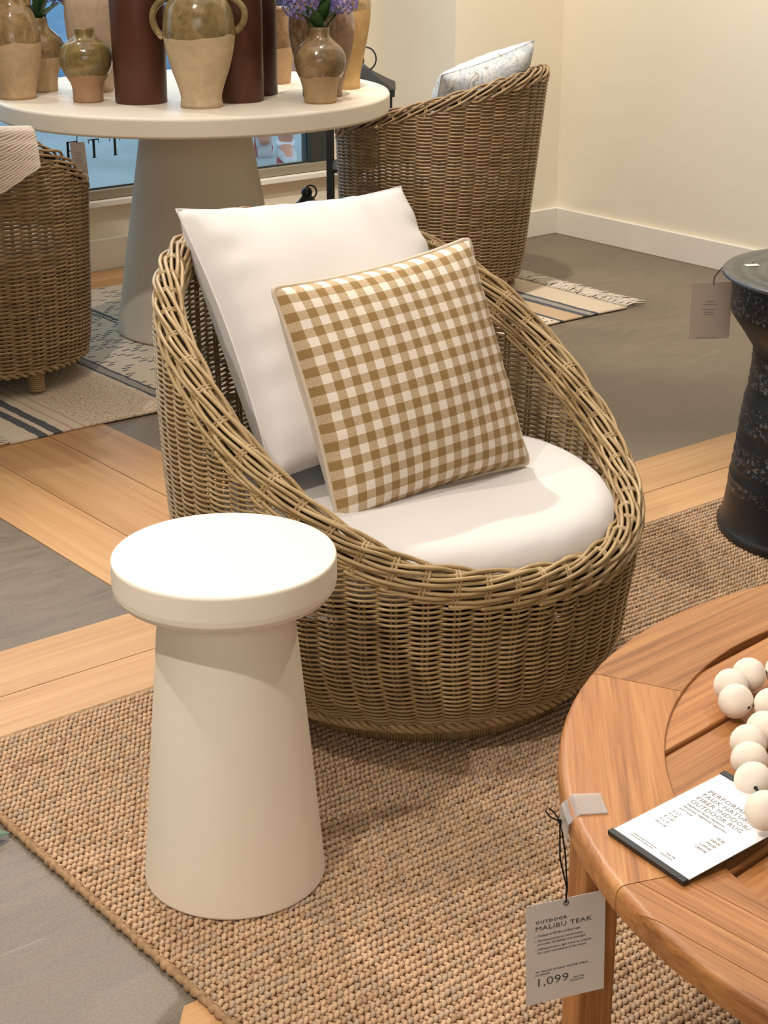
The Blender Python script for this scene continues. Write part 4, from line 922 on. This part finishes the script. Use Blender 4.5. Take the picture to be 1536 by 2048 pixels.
# ------------------------------------------------------------------ lanterns, leaf
def lantern(label, r, d, half, z0, ze, zt, ring):
    x, y, _ = L(r, d); e = empty('iron_lantern', (x, y, .009), PSI, label, 'lantern')
    q = half
    for sx in (-1, 1):
        for sy in (-1, 1): b = MB(); b.box(-.011, .011, -.011, .011, 0, ze-z0); b.build('post', M['black_metal'], e, smooth=False, loc=(sx*q, sy*q, z0), bevel=.002)
    b = MB(); b.box(-q-.012, q+.012, -q-.012, q+.012, 0, .03); b.build('base', M['black_metal'], e, smooth=False, loc=(0, 0, z0), bevel=.003)
    if ze-z0 > .4:
        b = MB(); b.box(-q, q, -q, q, 0, .014); b.build('shelf', M['black_metal'], e, smooth=False, loc=(0, 0, z0+(ze-z0)*.55))
        for sx in (-1, 1):
            for sy in (-1, 1):
                b = MB(); b.tube([[sx*q, sy*q, -.06], [sx*(q-.01), sy*q, -.025], [sx*(q-.045), sy*q, 0]], .008, sides=6); b.build('bracket', M['black_metal'], e, loc=(0, 0, z0+(ze-z0)*.55))
    b = MB(); n = 10; V = np.zeros((5, n, 3))
    for j in range(n):
        t = j/(n-1); rr = (q+.02)*(1-t)**1.35*.93 + .012; z = ze+.012+(zt-ze)*t
        for i, (a, c_) in enumerate(((-1, -1), (1, -1), (1, 1), (-1, 1), (-1, -1))): V[i, j] = [a*rr, c_*rr, z]
    b.grid(V); b.box(-q-.02, q+.02, -q-.02, q+.02, ze-.012, ze+.013); b.build('roof', M['black_metal'], e, smooth=False)
    b = MB(); b.sphere((0, 0, zt+.015), .019, 14, 10); b.build('finial', M['black_metal'], e)
    b = MB(); a = np.linspace(0, 2*PI, 30, endpoint=False); b.tube(np.stack([0*a, -ring*.6+ring*.9*np.cos(a), zt+.010+ring*.3+ring*np.sin(a)], -1), .0032, closed=True, sides=6); b.build('ring_handle', M['black_metal'], e)
lantern('tall black iron lantern standing behind the right end of the pedestal table', -.088, 6.15, .106, .0, .622, .705, .040)
lantern('small black lantern on the floor, its ball finial showing above the egg chair rim', -.262, 5.72, .045, .0, .245, .318, .022)
lf = empty('fallen_leaf', (.930, 2.075, .0), 0, 'dark green plant leaf lying beside the left edge of the jute rug', 'leaf')
b = MB(); leaf_mesh(b, (-.075, .03, .012), (1, -.32, .0), (0, 0, 1), .09, .045, .05); b.build('blade', M['leaf'], lf)
b = MB(); b.tube([[-.075, .03, .012], [-.10, .04, .006]], .0018, sides=6); b.build('stalk', M['stem'], lf)

# ------------------------------------------------------------------ pedestrian outside the window
def person():
    e = empty('person', (4.86, 6.94, -.02), math.radians(152), 'person walking past outside in sneakers, only lower legs seen through the window', 'person')
    joints = {'pelvis': (0, 0, .93), 'spine': (0, .01, 1.12), 'chest': (0, .0, 1.33), 'neck': (0, .01, 1.47), 'head': (0, .02, 1.56), 'crown': (0, .01, 1.68),
              'hipl': (-.09, 0, .90), 'kneel': (-.085, .10, .50), 'ankl': (-.06, .04, .10), 'toel': (-.06, .19, .04),
              'hipr': (.09, 0, .90), 'kneer': (.06, .05, .48), 'ankr': (.01, -.28, .19), 'toer': (.01, -.22, .06),
              'shl': (-.18, 0, 1.40), 'ell': (-.23, -.10, 1.13), 'wrl': (-.22, .02, .90), 'hal': (-.22, .06, .82), 'shr': (.18, 0, 1.40), 'elr': (.23, .04, 1.12), 'wrr': (.22, .20, .94), 'har': (.22, .25, .88)}
    rad = {'pelvis': .13, 'spine': .12, 'chest': .14, 'neck': .055, 'head': .085, 'crown': .07, 'hipl': .085, 'kneel': .055, 'ankl': .038, 'toel': .035, 'hipr': .085, 'kneer': .055, 'ankr': .038, 'toer': .035,
           'shl': .06, 'ell': .042, 'wrl': .028, 'hal': .03, 'shr': .06, 'elr': .042, 'wrr': .028, 'har': .03}
    ed = [('pelvis', 'spine'), ('spine', 'chest'), ('chest', 'neck'), ('neck', 'head'), ('head', 'crown'), ('pelvis', 'hipl'), ('hipl', 'kneel'), ('kneel', 'ankl'), ('ankl', 'toel'), ('pelvis', 'hipr'), ('hipr', 'kneer'), ('kneer', 'ankr'), ('ankr', 'toer'),
          ('chest', 'shl'), ('shl', 'ell'), ('ell', 'wrl'), ('wrl', 'hal'), ('chest', 'shr'), ('shr', 'elr'), ('elr', 'wrr'), ('wrr', 'har')]
    names = list(joints); me = bpy.data.meshes.new('body'); me.from_pydata([joints[n] for n in names], [(names.index(a), names.index(c_)) for a, c_ in ed], []); me.materials.append(M['skin'])
    o = bpy.data.objects.new('body', me); C.objects.link(o); o.parent = e
    sk = o.modifiers.new('skin', 'SKIN'); sv = me.skin_vertices[0].data
    for i, n in enumerate(names): sv[i].radius = (rad[n], rad[n])
    sv[0].use_root = True; ss = o.modifiers.new('sub', 'SUBSURF'); ss.levels = 2; ss.render_levels = 2
    # shirt and shorts as lathed shells, sneakers as shaped meshes
    b = MB(); b.lathe([(.165, .92), (.155, 1.05), (.165, 1.2), (.185, 1.35), (.17, 1.43), (.07, 1.48)], 24, cap0=False, cap1=False); V = b.v[0]; V[:, 1] *= .75; b.build('shirt', M['shirt'], e)
    for s, kn in ((-1, 'kneel'), (1, 'kneer')):
        b = MB(); k = np.array(joints[kn]); h0 = np.array([s*.085, 0, .95]); b.tube([h0, h0*.5+k*.5, h0*.2+k*.8], [.12, .105, .095], sides=14); b.build('shorts_leg', M['shorts'], e)
    b = MB(); b.sphere((0, -.005, 1.63), .105, 18, 12, scale=(.95, 1.1, 1)); b.build('hair', M['hair'], e)
    for nm, an, toe in (('l', 'ankl', 'toel'), ('r', 'ankr', 'toer')):
        A_ = np.array(joints[an]); T_ = np.array(joints[toe]); d = unit(T_-A_); up = unit(np.array([0, 0, 1.0])-d[2]*d) if nm == 'l' else unit(np.array([0, -.6, -1.0])*-1-np.dot(np.array([0, .6, 1.0]), d)*d)
        fwd = np.array([0, 1, 0]) if nm == 'l' else unit([0, .35, -.94]); upv = np.array([0, 0, 1.0]) if nm == 'l' else unit([0, .94, .35])
        base = np.array([A_[0], A_[1], .0]) if nm == 'l' else A_ - upv*.075
        b = MB(); n = 14; V = np.zeros((n, 12, 3))
        for i in range(n):
            t = i/(n-1); ln = -.08+.29*t; hh = .035+.055*max(0, 1-t*1.3)**.6*(1 if t > .05 else .8); ww = .036+.012*math.sin(min(1, t*1.2)*PI)
            if i in (0, n-1): hh *= .5; ww *= .5
            for j in range(12): a = 2*PI*j/12; V[i, j] = base + fwd*ln + np.array([1, 0, 0])*ww*math.cos(a) + upv*(.035+hh*(.5+.5*math.sin(a)))
        m = 12; ii = np.arange(n-1)[:, None]; jj = np.arange(m)[None, :]; j2 = (jj+1) % m; Q = np.stack([ii*m+jj, ii*m+j2, (ii+1)*m+j2, (ii+1)*m+jj], -1).reshape(-1, 4)
        b.add(V.reshape(-1, 3), Q, [[0, k+1, k] for k in range(1, 11)]+[[(n-1)*m, (n-1)*m+k, (n-1)*m+k+1] for k in range(1, 11)]); b.build('sneaker', M['shoe'], e)
        b = MB(); V = []
        for zz in (.0, .034):
            for (yy, xx) in ((-.085, .028), (-.04, .040), (.06, .040), (.14, .048), (.20, .032), (.215, 0), (.20, -.032), (.14, -.048), (.06, -.040), (-.04, -.040), (-.085, -.028)): V.append(base+fwd*yy+np.array([1, 0, 0])*xx+upv*zz)
        m = 11; b.add(V, [[k, (k+1) % m, m+(k+1) % m, m+k] for k in range(m)], [[0, k+1, k] for k in range(1, m-1)]+[[m, m+k, m+k+1] for k in range(1, m-1)]); b.build('sole', M['sole'], e, smooth=False)
        b = MB(); b.tube([A_+(upv*.0 if nm == 'l' else upv*0)-np.array([0, 0, .0]), A_ + (np.array(joints['kneel' if nm == 'l' else 'kneer'])-A_)*.07], [.046, .044], sides=14); b.build('sock', M['sock'], e)
person()

# ------------------------------------------------------------------ third level: small pieces belong to the part that carries them
RULES = {'piping': 'front_cover', 'seam': 'cover|front_cover', 'sticker': 'drum_top', 'ring_handle': 'roof', 'finial': 'roof', 'knot': 'string', 'punch_hole': 'card', 'sole': 'sneaker', 'ring_wrapping': 'swivel_ring',
         'foot': 'swivel_ring', 'rim_ribs': 'braided_rim', 'rim_core': 'braided_rim', 'window_lettering': 'window_pane', 'window_gasket': 'window_frame', 'bracket': 'shelf', 'label_patch': 'red_print', 'easel_flap': 'backing_board', 'knit_ribs': 'knit_cloth',
         'stakes': 'weft_strands', 'handle': 'body', 'lettering': 'card|sheet', 'printed_line': 'card', 'side_binding': 'backing', 'end_binding': 'backing'}
base = lambda n: n.split('.')[0]
for root in [o for o in bpy.data.objects if o.parent is None and o.type == 'EMPTY']:
    kids = list(root.children)
    for nm, targets in RULES.items():
        cs = [k for k in kids if base(k.name) == nm]
        for tn in targets.split('|'):
            ps = [k for k in kids if base(k.name) == tn and k.type == 'MESH']
            if ps and cs:
                for i, k in enumerate(cs): k.parent = ps[i] if len(ps) == len(cs) else ps[0]; k.matrix_parent_inverse = k.parent.matrix_basis.inverted()
                break
